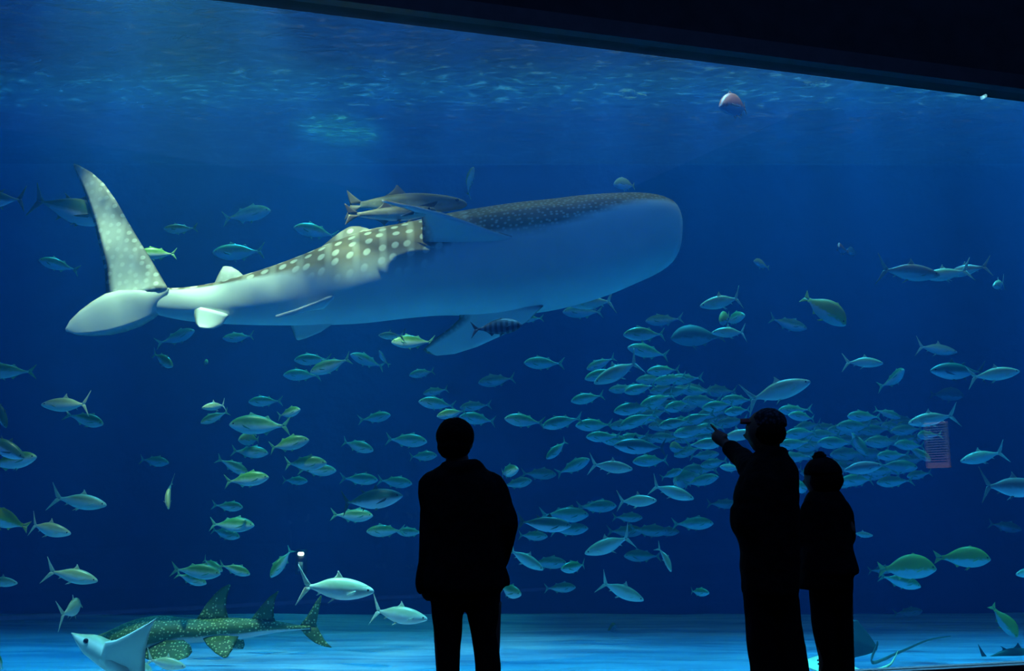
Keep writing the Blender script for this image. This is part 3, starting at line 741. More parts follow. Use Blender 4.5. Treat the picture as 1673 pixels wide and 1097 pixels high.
# kind px py apparent-length heading(deg, 0=right, 180=left) yaw(deg, +=towards us) metres-behind-glass [| label]
FISH = '''
jack 12 607 72 182 10 6
tuna 0 672 62 -58 20 4|dark green tuna diving steeply at the left edge below the whale shark tail
milk 110 662 82 179 5 5
jack 141 686 60 -12 15 6
jack 266 588 46 -25 35 7
snap 335 592 15 0 50 10
milk 352 664 34 186 45 6
jack 351 682 42 203 20 7
tuna 2 729 92 -24 10 3|large green-backed tuna nosing down into view at the left edge
jack 20 755 80 12 5 4
jack 252 754 48 -5 10 11
milk 273 808 46 -66 40 4|small pale milkfish hanging nose down left of centre
milk 132 820 88 -7 5 6
snap 10 850 76 160 5 3
milk 78 865 80 -10 5 4|green-tinted milkfish just behind the leftmost yellow-green fish
milk 120 941 84 -11 5 5
milk 2 951 56 -4 5 5
milk 122 994 40 185 -72 4|small pale fish swimming away with upright tail, above the pale ray snout
jack 374 828 46 0 15 8
jack 379 858 70 0 5 7
jack 366 872 52 -10 10 9
jack 323 934 72 -5 5 6
jack 312 946 52 -14 10 7
jack 345 924 42 -20 20 8
jack 385 931 48 -16 10 6
milk 270 1084 70 -9 5 2.5|small pale green milkfish under the spotted guitarfish, beside the ray wing
jack 390 552 48 182 5 10
jack 290 552 60 22 10 11
jack 511 588 56 181 5 8
jack 541 598 66 197 5 7
jack 493 613 56 180 5 9
jack 600 590 54 158 15 9
jack 625 586 26 110 30 9
jack 690 610 40 190 15 10
jack 675 559 66 180 5 5
milk 638 549 36 178 35 4|small bright green-white fish just left of the lower pectoral fin tip
jack 433 656 50 182 5 8
jack 472 675 42 18 30 6
jack 426 695 94 178 5 6
snap 410 718 30 170 55 8
jack 408 739 58 -3 5 8
jack 470 726 68 12 5 5
jack 382 762 52 -26 10 8
jack 403 784 70 7 5 5
jack 497 758 70 3 5 5
jack 520 769 56 0 5 8
jack 482 786 40 0 10 10
jack 583 729 54 -14 10 8
jack 614 683 48 12 15 10
jack 664 720 64 -3 5 8
jack 690 746 46 5 10 10
jack 588 783 56 -3 5 9
jack 645 788 54 -5 5 10
tuna 604 817 112 9 10 3.5|large bright green fish facing right, left of the lone standing person
jack 577 843 62 2 10 7
jack 630 868 58 180 5 8
jack 672 870 44 178 5 9
jack 460 920 50 234 20 7
milk 548 962 128 -3 5 1.7|large pale silvery milkfish above the spotted guitarfish tail
milk 650 1005 98 -7 5 2.0|cyan-lit milkfish beside the lone person's left jacket hem
jack 715 660 58 172 10 7
jack 712 640 38 190 20 10
jack 776 664 46 185 15 10
jack 781 685 58 172 10 8
jack 738 676 46 190 10 6
jack 888 594 60 178 5 8
jack 812 622 58 187 5 11
jack 857 688 62 172 10 6
jack 918 690 62 192 5 6
jack 972 695 60 181 5 6
jack 960 651 52 190 5 7
jack 981 595 46 200 10 8
jack 911 735 44 216 20 7
jack 936 763 56 26 10 8
jack 828 771 38 22 50 6
jack 845 790 46 14 20 9
jack 880 775 54 0 10 11
tuna 888 857 90 -2 5 4|bright green and blue tuna facing right beside the lone person's elbow
jack 922 842 74 2 5 8
jack 930 866 58 6 5 8
jack 870 876 46 0 10 9
jack 975 828 60 3 5 8
milk 858 914 68 -30 5 5|milkfish slanting down right, just below the lone person's right elbow
jack 895 920 58 0 5 9
jack 940 927 46 178 35 5
jack 915 961 48 4 5 9
jack 830 966 40 2 50 3.5|small bright cyan fish touching the lone person's right jacket hem
milk 968 494 80 187 5 5|milkfish half hidden beneath the whale shark's throat, tail fin showing
jack 952 510 62 180 5 9
jack 866 521 36 180 20 7
milk 1180 493 76 192 5 5|pale milkfish facing left, above the yellow-green fish pair right of the shark
snap 1184 520 28 200 60 6
jack 1197 521 28 20 60 6
milk 1193 543 62 182 5 5
group 1140 550 90 180 5 6|big dark green deep-bodied fish right below the whale shark's snout
jack 1084 524 56 182 5 10
jack 1054 546 68 182 5 5
jack 1059 575 66 168 10 7
jack 983 612 54 195 5 6
milk 1010 608 88 205 5 5|fork-tailed milkfish slanting down left at the top edge of the school
jack 1084 606 52 183 5 6
jack 1044 636 48 190 20 6
jack 1064 620 48 185 5 8
jack 1095 620 52 190 5 7
jack 1118 620 54 183 5 7
jack 1074 655 60 200 5 6
jack 1106 640 48 195 5 7
jack 1135 640 46 175 10 7
jack 1110 664 50 188 25 6
jack 1034 668 60 188 5 6
jack 1145 655 58 178 5 7
jack 1175 664 54 186 5 6
jack 1205 654 52 180 5 7
jack 1042 687 60 200 5 6
jack 1068 678 54 195 5 8
jack 1103 692 52 190 5 5
jack 1138 685 56 198 5 6
jack 1165 675 50 188 5 8
jack 1205 672 44 185 20 6
jack 1130 705 58 190 5 6
jack 1160 700 52 184 5 7
jack 1196 690 52 190 5 8
jack 985 714 52 180 5 7
tuna 1048 730 92 177 5 5|biggest green-brown fish inside the school, nose pointing left
jack 1088 716 50 180 10 8
jack 1010 720 56 176 5 7
jack 1064 753 58 183 5 7
jack 1097 775 34 26 25 7
snap 1104 732 26 160 55 7
jack 1125 738 48 196 5 7
jack 1150 726 56 5 5 4.5
jack 1142 768 54 180 10 8
jack 1168 757 46 190 5 7
jack 1145 786 54 16 10 7
jack 1118 782 44 180 60 7
jack 1150 745 46 8 5 8
milk 1203 712 66 10 10 4|pale fork-tailed fish between the pointing hand and the capped head
milk 1193 765 40 170 30 6
milk 998 763 70 -5 10 3.5|bright pale milkfish left of the pointing hand, wide forked tail
milk 1040 819 62 6 25 4|milkfish seen edge-on at the tail, left of two overlapping under the school
milk 1098 804 72 -17 10 4|milkfish slanting down right, right one of two overlapping under the school
jack 968 828 48 2 5 10
jack 1025 846 46 0 5 9
jack 1060 868 58 0 5 9
jack 1086 869 44 0 5 10
jack 1180 824 46 0 5 10
jack 1132 856 62 2 5 7
milk 996 891 86 198 5 4|pale milkfish angled down left below the school, right of the lone person
jack 1050 909 58 178 5 9
jack 1022 869 56 3 5 10
milk 1089 913 36 -75 45 4|small milkfish seen head-on with thin upright tail, left of the pointing person
milk 1015 966 78 -22 5 4|pale milkfish diving right, lowest one between the standing people
jack 1141 968 28 10 45 6|tiny crescent-bright blue fish left of the pointing person's hips
snap 999 1032 34 75 40 9|yellow-green fish nosing up from the bright sand between the people
snap 1244 432 32 160 30 8
red 1374 408 22 160 60 5|tiny reddish fish high in the right part of the tank
group 1394 411 28 185 40 8
brown 1484 445 100 -6 5 3.5|long brownish milkfish with tall forked tail, left of three overlapping at upper right
milk 1544 449 76 186 5 4|pale milkfish facing left, middle of three overlapping at upper right
brown 1579 441 44 200 -50 4|short brown fish swimming away, right of three overlapping at upper right
milk 1632 465 38 192 45 4|small pale fish near the right edge, beyond the three overlapping fish
snap 1346 505 80 -38 25 3.5|fat yellow-green fish tilted nose down right, below the tiny reddish fish
jack 1287 530 58 -14 10 9
milk 1530 571 66 -9 5 7
milk 1411 592 62 -4 5 4|glossy bright green fish above the pointing person's side, alone
jack 1462 620 32 80 60 6
tuna 1565 607 98 178 10 4|big deep-bodied tuna facing left, half behind a pale milkfish near the right edge
milk 1625 612 76 8 10 3|pale milkfish with drooping tail overlapping the big tuna at right
group 1546 645 54 0 10 8
milk 1270 640 108 18 10 3|large pale milkfish nosing up right just above the capped head
jack 1297 671 50 178 10 6
jack 1312 681 48 174 10 5
jack 1412 681 54 178 5 6
jack 1450 676 38 -20 15 6
jack 1398 697 62 180 5 6
jack 1430 703 52 182 5 7
milk 1521 685 78 190 5 4|pale milkfish just above the reflected lit panel, nose down left
jack 1478 688 48 182 5 9
jack 1482 703 52 184 5 7
jack 1515 712 40 175 30 6
jack 1310 708 56 186 5 6
jack 1345 712 58 182 5 7
jack 1296 726 54 184 5 6
jack 1328 728 58 188 5 7
jack 1366 724 60 180 5 6
jack 1400 722 46 -60 30 6
jack 1444 722 62 182 5 6
jack 1486 728 50 176 10 6
jack 1300 748 52 180 5 7
jack 1388 742 62 182 5 7
jack 1424 742 58 184 5 8
jack 1457 745 50 180 10 6
jack 1502 741 28 -40 50 6
jack 1375 757 52 184 5 8
jack 1490 752 46 182 5 8
brown 1402 766 76 9 5 4.5|brownish pink milkfish nosing right at the bottom of the school by the bobble hat
jack 1466 762 60 -3 5 6
jack 1436 770 52 178 5 7
jack 1402 785 58 182 5 6
jack 1432 777 50 180 5 7
jack 1460 787 54 184 5 6
jack 1385 790 46 186 5 7
jack 1312 797 38 170 50 5
milk 1603 747 72 191 5 5
brown 1652 797 114 0 5 3|large brown milkfish with tall forked tail cut off by the right edge
jack 1642 861 50 -10 5 9
milk 1408 874 30 0 30 6
snap 1479 928 98 3 5 4|yellow-backed fish facing right, low in the tank at right
jack 1470 950 62 -13 10 5
snap 1574 912 82 3 10 4|dark yellow-green fish facing right, right of the yellow-backed one
milk 1680 936 50 182 20 4|cyan pale fish poking its head in at the right edge
jack 1483 1001 40 12 20 9
snap 1641 1016 56 -52 20 4|olive fish diving nose down near the bottom right corner
tuna 1650 1075 118 -2 5 4|big dark tuna with thin upright tail at the bottom right corner
jack 1440 932 40 5 5 8
jack 765 297 44 66 30 6
snap 1023 301 44 182 30 9|green fish peeking over the whale shark's head
jack 403 351 76 10 5 11
jack 295 375 46 180 20 7
jack 516 378 66 170 10 9
jack 256 415 58 180 10 5
jack 391 413 80 180 5 9
jack 95 433 56 165 10 9
tuna 118 343 150 -15 10 4.9|big tuna passing behind the whale shark's tall tail lobe
tuna -8 327 114 177 5 3.5|green and blue tuna facing out of the left edge beside the shark's tail
red 1205 172 74 190 38 1.4|plump reddish-brown fish with light blue belly close under the water surface
group 1332 134 44 180 20 9
group 1030 155 46 178 20 10
jack 0 1085 34 100 40 3
jack 1250 1088 0 0 0 0
band 811 535 84 6 5 1.9|dark banded fish under the whale shark's belly, over its lower pectoral fin
'''
rq = random.Random(11)
for cx_, cy_, nx_, ny_, sx_, sy_ in ((1290, 698, 8, 4, 28, 24), (1020, 640, 6, 4, 30, 25)):
    for a_ in range(nx_):
        for b_ in range(ny_):
            x_ = cx_ + a_ * sx_ + rq.uniform(-9, 9) + (b_ % 2) * 12; y_ = cy_ + b_ * sy_ + rq.uniform(-6, 6)
            if 1330 < x_ < 1372 and y_ > 738: continue
            if x_ > 1180 and x_ < 1290: continue
            FISH += f'jack {x_:.0f} {y_:.0f} {rq.uniform(42, 54):.0f} {rq.uniform(176, 194):.0f} {rq.choice((5, 10, 20))} {rq.uniform(7.0, 8.6):.1f}\n'
rows = []
for ln in FISH.strip().splitlines():
    a = ln.split('|'); p = a[0].split()
    v = [float(x) for x in p[1:]]
    if v[2] < 10: continue
    rows.append([p[0], *v, a[1].strip() if len(a) > 1 else None])

LAND = [('the whale shark tail tip', 130, 300), ('the whale shark anal fin', 340, 520), ('the pale pelvic fins', 470, 540), ('the lower pectoral fin tip', 700, 570),
        ('the whale shark snout', 1100, 400), ("the lone person's head", 745, 720), ("the lone person's left arm", 685, 880), ("the lone person's right elbow", 842, 860), ("the lone person's jacket hem", 830, 950),
        ('the pointing hand', 1175, 712), ('the capped head', 1255, 700), ('the bobble hat', 1345, 770), ('the reflected panel', 1535, 730), ("the bobble-hatted person's hip", 1400, 925),
        ("the guitarfish's tall dorsal fin", 365, 990), ('the pale ray', 190, 1040), ('the small reflected lamp', 493, 905), ('the top left corner', 0, 200), ('the left picture edge', 0, 780),
        ('the tall milkfish at upper right', 1484, 445), ('the fat yellow-green fish', 1346, 505), ('the big tuna at right', 1565, 607), ("the pointing person's waist", 1195, 880), ('the school\'s biggest fish', 1048, 730), ('the dark green deep-bodied fish', 1140, 550)]
DIRS = ['right', 'upper right', 'top', 'upper left', 'left', 'lower left', 'underside', 'lower right']
ORD = ['nearest', 'second', 'third', 'fourth', 'fifth', 'sixth', 'seventh', 'eighth', 'ninth', 'tenth', 'eleventh', 'twelfth']
slots = {}
for i, r in enumerate(rows):
    best = min(range(len(LAND)), key=lambda k: (LAND[k][1] - r[1]) ** 2 + (LAND[k][2] - r[2]) ** 2)
    dx, dy = r[1] - LAND[best][1], LAND[best][2] - r[2]
    dr = int(round(math.degrees(math.atan2(dy, dx)) / 45)) % 8
    slots.setdefault((best, dr), []).append((dx * dx + dy * dy, i))
auto = {}
for (b_, dr), lst in slots.items():
    lst.sort()
    for k, (_, i) in enumerate(lst):
        auto[i] = ((ORD[k] if len(lst) > 1 else 'only') if k < 6 else None, DIRS[dr], LAND[b_][0])

SIZE = {'jack': 0.62, 'milk': 0.85, 'brown': 0.95, 'snap': 0.60, 'red': 0.60, 'group': 0.75, 'tuna': 1.0, 'band': 0.7, 'cobia': 1.2}
def place_fish(kind, P, Lpx, h, t, label, group, roll=0, bend=0):
    dist = (P - CAM).dot(VF)
    h, t = R(h), R(t)
    fore = max(math.cos(t), 0.42)
    if kind == 'jack': Lpx *= 1.07
    true = Lpx / F * dist / fore
    nose = (VR * math.cos(h) + VU * math.sin(h)) * math.cos(t) - VF * math.sin(t)
    nose.normalize()
    up = Vector((0, 0, 1)) if abs(nose.z) < 0.93 else (VF * 1.0)
    upv = (up - nose * up.dot(nose)).normalized()
    lat = upv.cross(nose)
    mtx = Matrix((nose, lat, upv)).transposed().to_4x4()
    o = bpy.data.objects.new(NAMES[kind], get_mesh(kind, bend))
    COL.objects.link(o)
    mtx = Matrix.Translation(P) @ mtx @ Matrix.Rotation(R(roll), 4, 'X') @ Matrix.Scale(true, 4)
    o.matrix_world = mtx
    tag(o, label, 'fish', group)
    return o
placed = []
for r in rows:      # keep the fish clear of one another in depth
    d = r[6]; Lm = lambda P: r[3] / F * (P - CAM).dot(VF)
    for _ in range(14):
        P = behind(r[1], r[2], d)
        if all((abs(P.z - q.z) > 0.17 * (Lm(P) + l)) or (abs(P.x - q.x) > 0.5 * (Lm(P) + l)) or (abs(P.y - q.y) > 0.30) for q, l in placed): break
        d += 0.35
    r[6] = d
    placed.append((P, Lm(P)))
for i, r in enumerate(rows):
    kind, px, py, Lp, h, t, d, lab = r
    bend = [(-0.35), 0.0, 0.35][i % 3]
    P = behind(px, py, d)
    od, dr, lm = auto[i]
    face = 'right' if math.cos(R(h)) > 0 else 'left'
    if lab is None:
        if od is None: lab = 'green-backed jack packed deep in the big school, overlapped by its neighbours'
        elif od == 'only': lab = f'{DESC[kind]} facing {face}, {dr} of {lm}'
        else: lab = f'{DESC[kind]} facing {face}, {od} out to {dr} of {lm}'
    g = {'jack': 'green-backed jacks around the tank', 'milk': 'pale milkfish around the tank', 'brown': 'brownish milkfish', 'snap': 'yellow-green fish', 'tuna': 'tunas around the tank'}.get(kind)
    if 'packed deep' in lab: g = 'jacks packed deep in the big school'
    place_fish(kind, P, Lp, h, t, lab, g, roll=random.uniform(-8, 8), bend=bend)
# two cobias riding above the shark's back
place_fish('cobia', at(660, 331, 15.7), 206, -2, 5, "upper brown cobia with tall dorsal fin riding over the whale shark's back", 'cobias over the whale shark', bend=0.2)
place_fish('cobia', at(640, 350, 14.15), 146, 4, 5, "lower pale cobia tucked under the raised pectoral fin", 'cobias over the whale shark', bend=-0.2)

# ------------------------------------------------------------------ guitarfish (spotted, shark-like ray)
def spotted(nt, b):
    tc = N(nt, 'ShaderNodeTexCoord')
    vo = N(nt, 'ShaderNodeTexVoronoi', i_Scale=22.0, i_Randomness=0.6)
    L(nt, tc.outputs['Object'], vo.inputs['Vector'])
    n = N(nt, 'ShaderNodeTexNoise', i_Scale=3.0, i_Detail=3.0); L(nt, tc.outputs['Object'], n.inputs['Vector'])
    base = ramp(nt, n.outputs[0], [(0.3, (0.05, 0.13, 0.035)), (0.7, (0.085, 0.20, 0.055))])
    sp = ramp(nt, vo.outputs['Distance'], [(0.0, (1, 1, 1)), (0.22, (1, 1, 1)), (0.36, (0, 0, 0))])
    m1 = N(nt, 'ShaderNodeMixRGB'); m1.inputs[2].default_value = (0.60, 0.75, 0.35, 1)
    L(nt, sp.outputs[0], m1.inputs[0]); L(nt, base.outputs[0], m1.inputs[1])
    a = N(nt, 'ShaderNodeAttribute', attribute_name='belly')
    m2 = N(nt, 'ShaderNodeMixRGB'); m2.inputs[2].default_value = (0.65, 0.75, 0.8, 1)
    L(nt, a.outputs['Fac'], m2.inputs[0]); L(nt, m1.outputs[0], m2.inputs[1]); L(nt, m2.outputs[0], b.inputs['Base Color'])
M_GUITAR = mat('spotted_guitarfish_skin', build=spotted, rough=0.6)
def guitarfish():
    bm = bmesh.new(); lay = bm.verts.layers.float.new('belly')
    T = [(150, 1042), (180, 1030), (205, 1018), (235, 1009), (265, 1007), (300, 1011), (330, 1012), (370, 1010), (400, 1011), (430, 1013), (460, 1017), (490, 1022), (508, 1022)]
    B = [(150, 1052), (180, 1062), (205, 1064), (235, 1068), (265, 1066), (300, 1052), (330, 1050), (370, 1046), (400, 1044), (430, 1038), (460, 1033), (490, 1030), (508, 1029)]
    Y0 = 15.2
    rings, inf = [], []
    for i in range(45):
        px = 150 + 358 * i / 44
        a, b_ = at(px, smooth_tab(T, px), Y0), at(px, smooth_tab(B, px), Y0)
        c = (a + b_) / 2; h = (a - b_).length / 2
        w_ = interp([(150, .10), (190, .45), (240, .60), (290, .35), (340, .26), (420, .14), (508, .05)], px)
        ring = []
        for k in range(24):
            ph = 2 * PI * k / 24
            ring.append(c + Vector((0, -w_ * math.sin(ph), h * math.cos(ph))))
        rings.append(ring)
    vr = skin(bm, rings)
    for r in vr:
        for k, v in enumerate(r):
            ph = 2 * PI * k / 24
            v[lay] = 1.0 if math.cos(ph) < -0.35 else 0.0
    def gf(le, te, d0, d1, th):
        n = len(le)
        fin(bm, [(at(a[0], a[1], Y0 + d0 + (d1 - d0) * i / (n - 1)), at(b_[0], b_[1], Y0 + d0 + (d1 - d0) * i / (n - 1))) for i, (a, b_) in enumerate(zip(le, te))], th)
    # first and second dorsal fins
    gf([(316, 1018), (326, 1005), (338, 986), (350, 972), (362, 961), (374, 955)], [(376, 1018), (372, 1006), (369, 992), (370, 980), (373, 968), (377, 956)], 0, 0, 0.06)
    gf([(408, 1016), (417, 1003), (427, 990), (440, 976), (454, 966)], [(452, 1020), (448, 1010), (447, 997), (449, 982), (455, 967)], 0, 0, 0.05)
    # tail fin
    gf([(490, 1022), (500, 1010), (508, 997), (516, 984), (524, 973)], [(514, 1030), (517, 1018), (520, 1004), (523, 990), (526, 975)], 0, -.1, 0.05)
    gf([(490, 1028), (500, 1040), (514, 1051), (528, 1057), (541, 1059)], [(516, 1018), (522, 1032), (529, 1044), (536, 1053), (542, 1058)], 0, -.1, 0.05)
    # broad pectoral lobe, pelvic fin
    gf([(212, 1055), (222, 1068), (240, 1078), (265, 1082), (285, 1079)], [(300, 1046), (312, 1056), (314, 1066), (308, 1074), (296, 1078)], -0.35, -0.75, 0.08)
    gf([(330, 1042), (338, 1055), (352, 1068), (364, 1075)], [(390, 1040), (386, 1052), (378, 1065), (372, 1074)], -0.2, -0.5, 0.05)
    gf([(330, 1044), (338, 1050), (352, 1056)], [(398, 1046), (400, 1054), (397, 1061)], 0.2, 0.45, 0.04)
    o = link('guitarfish', bm, M_GUITAR)
    c = at(350, 1030, Y0); o.data.transform(Matrix.Translation(-c)); o.location = c
    tag(o, 'green white-spotted guitarfish with two tall dorsal fins cruising over the sand', 'guitarfish')
guitarfish()

# ------------------------------------------------------------------ rays
def ray_skin(top, under, name):
    def f(nt, b):
        tc = N(nt, 'ShaderNodeTexCoord')
        n = N(nt, 'ShaderNodeTexNoise', i_Scale=4.0, i_Detail=3.0); L(nt, tc.outputs['Object'], n.inputs['Vector'])
        a = N(nt, 'ShaderNodeAttribute', attribute_name='under')
        m2 = N(nt, 'ShaderNodeMixRGB'); m2.inputs[1].default_value = (*top, 1); m2.inputs[2].default_value = (*under, 1)
        L(nt, a.outputs['Fac'], m2.inputs[0])
        m3 = N(nt, 'ShaderNodeMixRGB', blend_type='MULTIPLY', i_Fac=0.35)
        L(nt, m2.outputs[0], m3.inputs[1]); L(nt, n.outputs[0], m3.inputs[2]); L(nt, m3.outputs[0], b.inputs['Base Color'])
    return mat(name, build=f, rough=0.6)
M_RAY = ray_skin((0.40, 0.42, 0.20), (0.92, 0.78, 0.55), 'pale_ray_skin')
M_RAY2 = ray_skin((0.30, 0.50, 0.24), (0.6, 0.7, 0.5), 'green_ray_skin')
M_RAY3 = ray_skin((0.05, 0.15, 0.09), (0.2, 0.3, 0.3), 'dark_ray_skin')
def eagle_ray():
    bm = bmesh.new(); lay = bm.verts.layers.float.new('under')
    Y0 = 12.4
    # pointed head running into the body
    T = [(117, 1034), (128, 1036), (140, 1037), (152, 1037), (162, 1039), (172, 1044), (190, 1052), (215, 1064), (245, 1090)]
    B = [(117, 1036), (126, 1052), (137, 1068), (152, 1080), (165, 1090), (180, 1100), (198, 1112), (222, 1125), (248, 1128)]
    rings = []
    for i, (a, b_) in enumerate(zip(T, B)):
        A, Bp = at(*a, Y0), at(*b_, Y0)
        c = (A + Bp) / 2; up = (A - Bp) / 2
        w_ = [0.01, .05, .09, .12, .14, .17, .20, .20, .08][i]
        rings.append([c + up * math.cos(2 * PI * k / 20) + Vector((0, -w_ * math.sin(2 * PI * k / 20), 0)) for k in range(20)])
    vr = skin(bm, rings)
    for r in vr:
        for k, v in enumerate(r):
            v[lay] = 0.0 if math.cos(2 * PI * k / 20) > 0.72 else 1.0
    def wing(le, te, ds, th):
        rows = []
        n = len(le)
        for i, (a, b_) in enumerate(zip(le, te)):
            t = i / (n - 1); d = ds[0] + (ds[1] - ds[0]) * t
            rows.append((at(a[0], a[1], Y0 + d), at(b_[0], b_[1], Y0 + d)))
        fine = []
        for (a, b_), (c, d) in zip(rows[:-1], rows[1:]):
            for k in range(3): fine.append((a.lerp(c, k / 3), b_.lerp(d, k / 3)))
        fine.append(rows[-1])
        vs = fin(bm, fine, th, tip=0.15)
        for r, (A, Bq) in zip(vs, fine):
            for v in r:
                q = A + (Bq - A) * ((v.co - A).dot(Bq - A) / max((Bq - A).length_squared, 1e-6))
                v[lay] = 1.0 if v.co.y < q.y + 1e-5 else 0.0
    wing([(160, 1078), (172, 1049), (190, 1046), (207, 1038), (224, 1029), (240, 1020), (251, 1013), (256, 1010)],
         [(236, 1120), (237, 1098), (237, 1080), (238, 1062), (242, 1044), (247, 1028), (252, 1017), (256, 1011)], (-0.12, -0.60), 0.09)
    wing([(170, 1090), (178, 1120), (195, 1150), (225, 1180)], [(240, 1115), (242, 1135), (240, 1160), (230, 1181)], (0.05, 0.5), 0.08)
    # whip tail
    for s in range(1):
        a0 = at(240, 1108, Y0)
        rr = []
        for i in range(14):
            t = i / 13
            c = a0 + Vector((t * 1.3, 0.2 * t, -0.25 * t))
            rd = 0.022 * (1 - t) + 0.003
            rr.append([c + Vector((0, rd * math.cos(2 * PI * k / 8), rd * math.sin(2 * PI * k / 8))) for k in range(8)])
        skin(bm, rr)
    for s in (0,):
        r = bmesh.ops.create_uvsphere(bm, u_segments=10, v_segments=8, radius=0.032)
        e = at(146, 1046, Y0) + Vector((0, -0.10, 0))
        for v in r['verts']:
            v.co = v.co * 1.0 + e
            for f in v.link_faces: f.material_index = 1
    o = link('eagle_ray', bm, [M_RAY, M_EYE])
    c = at(190, 1080, Y0); o.data.transform(Matrix.Translation(-c)); o.location = c
    tag(o, 'pale pointed-snout ray with raised wing showing its white underside, bottom left', 'ray')
eagle_ray()

def disc_ray(name, c, ln, wd, th, head_ang, tail_pts, m, label, tilt=(0, 0)):
    """flat diamond-shaped ray; tail_pts are world points the whip tail runs through"""
    bm = bmesh.new(); lay = bm.verts.layers.float.new('under')
    nu, nv = 24, 16
    for sgn in (1, -1):
        pass
    g = {}
    ca, sa = math.cos(head_ang), math.sin(head_ang)
    def P(u, v, s):   # u -1..1 across, v 0..1 front to back
        half = (math.sin(PI * min(v * 1.05, 1.0)) ** 0.8) if v < 1 else 0.0
        half = max(0.0, 1 - abs(v - 0.42) / (0.42 if v < 0.42 else 0.58)) ** 0.75
        x = (0.5 - v) * ln; y = u * wd / 2 * half
        z = s * th * 0.5 * (1 - abs(u) ** 1.3) * (math.sin(PI * max(0, min(1, v))) ** 0.5) + abs(y) ** 2 * 0.25 / wd
        z += s * 0.006
        z += math.sin(x * 3) * 0.03
        return Vector((x * ca - y * sa, x * sa + y * ca, z))
    rings = []
    for j in range(nv + 1):
        v = 0.01 + 0.98 * j / nv
        ring = [P(-1 + 2 * i / nu, v, 1) for i in range(nu + 1)] + [P(1 - 2 * i / nu, v, -1) for i in range(1, nu)]
        rings.append(ring)
    vr = skin(bm, rings)
    for r in vr:
        for i, v in enumerate(r): v[lay] = 0.0 if i <= nu else 1.0
    # raised eyes
    for s in (1, -1):
        e = Vector((0.25 * ln * ca - s * 0.07 * wd * sa, 0.25 * ln * sa + s * 0.07 * wd * ca, th * 0.55))
        q = bmesh.ops.create_uvsphere(bm, u_segments=8, v_segments=6, radius=0.03)
        for v in q['verts']:
            v.co += e
            for f in v.link_faces: f.material_index = 1
    bmesh.ops.rotate(bm, verts=bm.verts, cent=(0, 0, 0), matrix=Matrix.Rotation(tilt[0], 3, 'X') @ Matrix.Rotation(tilt[1], 3, 'Y'))
    pts = [Vector(p) - c for p in tail_pts]
    rr = []
    n = len(pts)
    for i in range(30):
        t = i / 29 * (n - 1); k = min(int(t), n - 2); f_ = t - k
        tabs = [[(q, pts[q][a]) for q in range(n)] for a in range(3)]
        p = Vector([smooth_tab(tb, t) for tb in tabs])
        rd = 0.028 * (1 - i / 29) + 0.008
        rr.append([p + Vector((0, rd * math.cos(2 * PI * q / 8), rd * math.sin(2 * PI * q / 8))) for q in range(8)])
    skin(bm, rr)
    o = link(name, bm, [m, M_EYE])
    o.location = c
    tag(o, label, 'ray')
    return o
cr = at(1368, 1096, 14.4)
disc_ray('stingray', cr, 1.0, 1.1, 0.12, PI * 0.92, [cr + Vector((0.35, 0.0, -0.02)), at(1432, 1096, 14.3), at(1452, 1088, 14.2), at(1461, 1077, 14.2), at(1467, 1064, 14.2)], M_RAY2,
         'pale green stingray with upcurved tail behind the legs of the two rightmost people', tilt=(R(10), R(4)))
cr = at(1396, 1048, 17.0)
disc_ray('stingray', cr, 0.75, 0.72, 0.12, PI * 0.86, [cr + Vector((0.35, -0.1, -0.02)), at(1425, 1083, 15.6), at(1470, 1066, 16.0), at(1515, 1047, 16.4), at(1553, 1040, 16.8)], M_RAY3,
         'dark green stingray trailing a long thin whip tail over the bright sand', tilt=(R(62), R(-12)))

# ------------------------------------------------------------------ people
def cloth(name, c1, c2):
    return mat(name, c1, 0.95, noisy(c1, c2, 25, 0.4), spec=0.1)
M_SKIN = mat('skin', (0.28, 0.16, 0.11), 0.6, noisy((0.26, 0.15, 0.10), (0.30, 0.18, 0.12), 20))
M_HAIR = mat('dark_hair', (0.01, 0.008, 0.007), 0.8, noisy((0.006, 0.005, 0.005), (0.014, 0.011, 0.01), 80, 0.5), spec=0.1)
M_JKT1 = cloth('black_jacket', (0.010, 0.010, 0.012), (0.018, 0.018, 0.021))
M_JKT2 = cloth('charcoal_jacket', (0.012, 0.011, 0.012), (0.022, 0.020, 0.022))
M_PANTS = cloth('black_trousers', (0.008, 0.008, 0.011), (0.014, 0.014, 0.018))
M_SHOE = cloth('black_shoe', (0.012, 0.011, 0.010), (0.02, 0.018, 0.016))
def capm(nt, b):
    tc = N(nt, 'ShaderNodeTexCoord')
    vo = N(nt, 'ShaderNodeTexVoronoi', i_Scale=55.0); L(nt, tc.outputs['Object'], vo.inputs['Vector'])
    r = ramp(nt, vo.outputs['Distance'], [(0.15, (0.10, 0.12, 0.16)), (0.6, (0.015, 0.018, 0.025))])
    L(nt, r.outputs[0], b.inputs['Base Color'])
M_CAP = mat('mottled_cap', build=capm, rough=0.9)
M_BRIM = mat('red_brim', (0.30, 0.05, 0.06), 0.8, noisy((0.28, 0.04, 0.05), (0.36, 0.07, 0.08), 30))

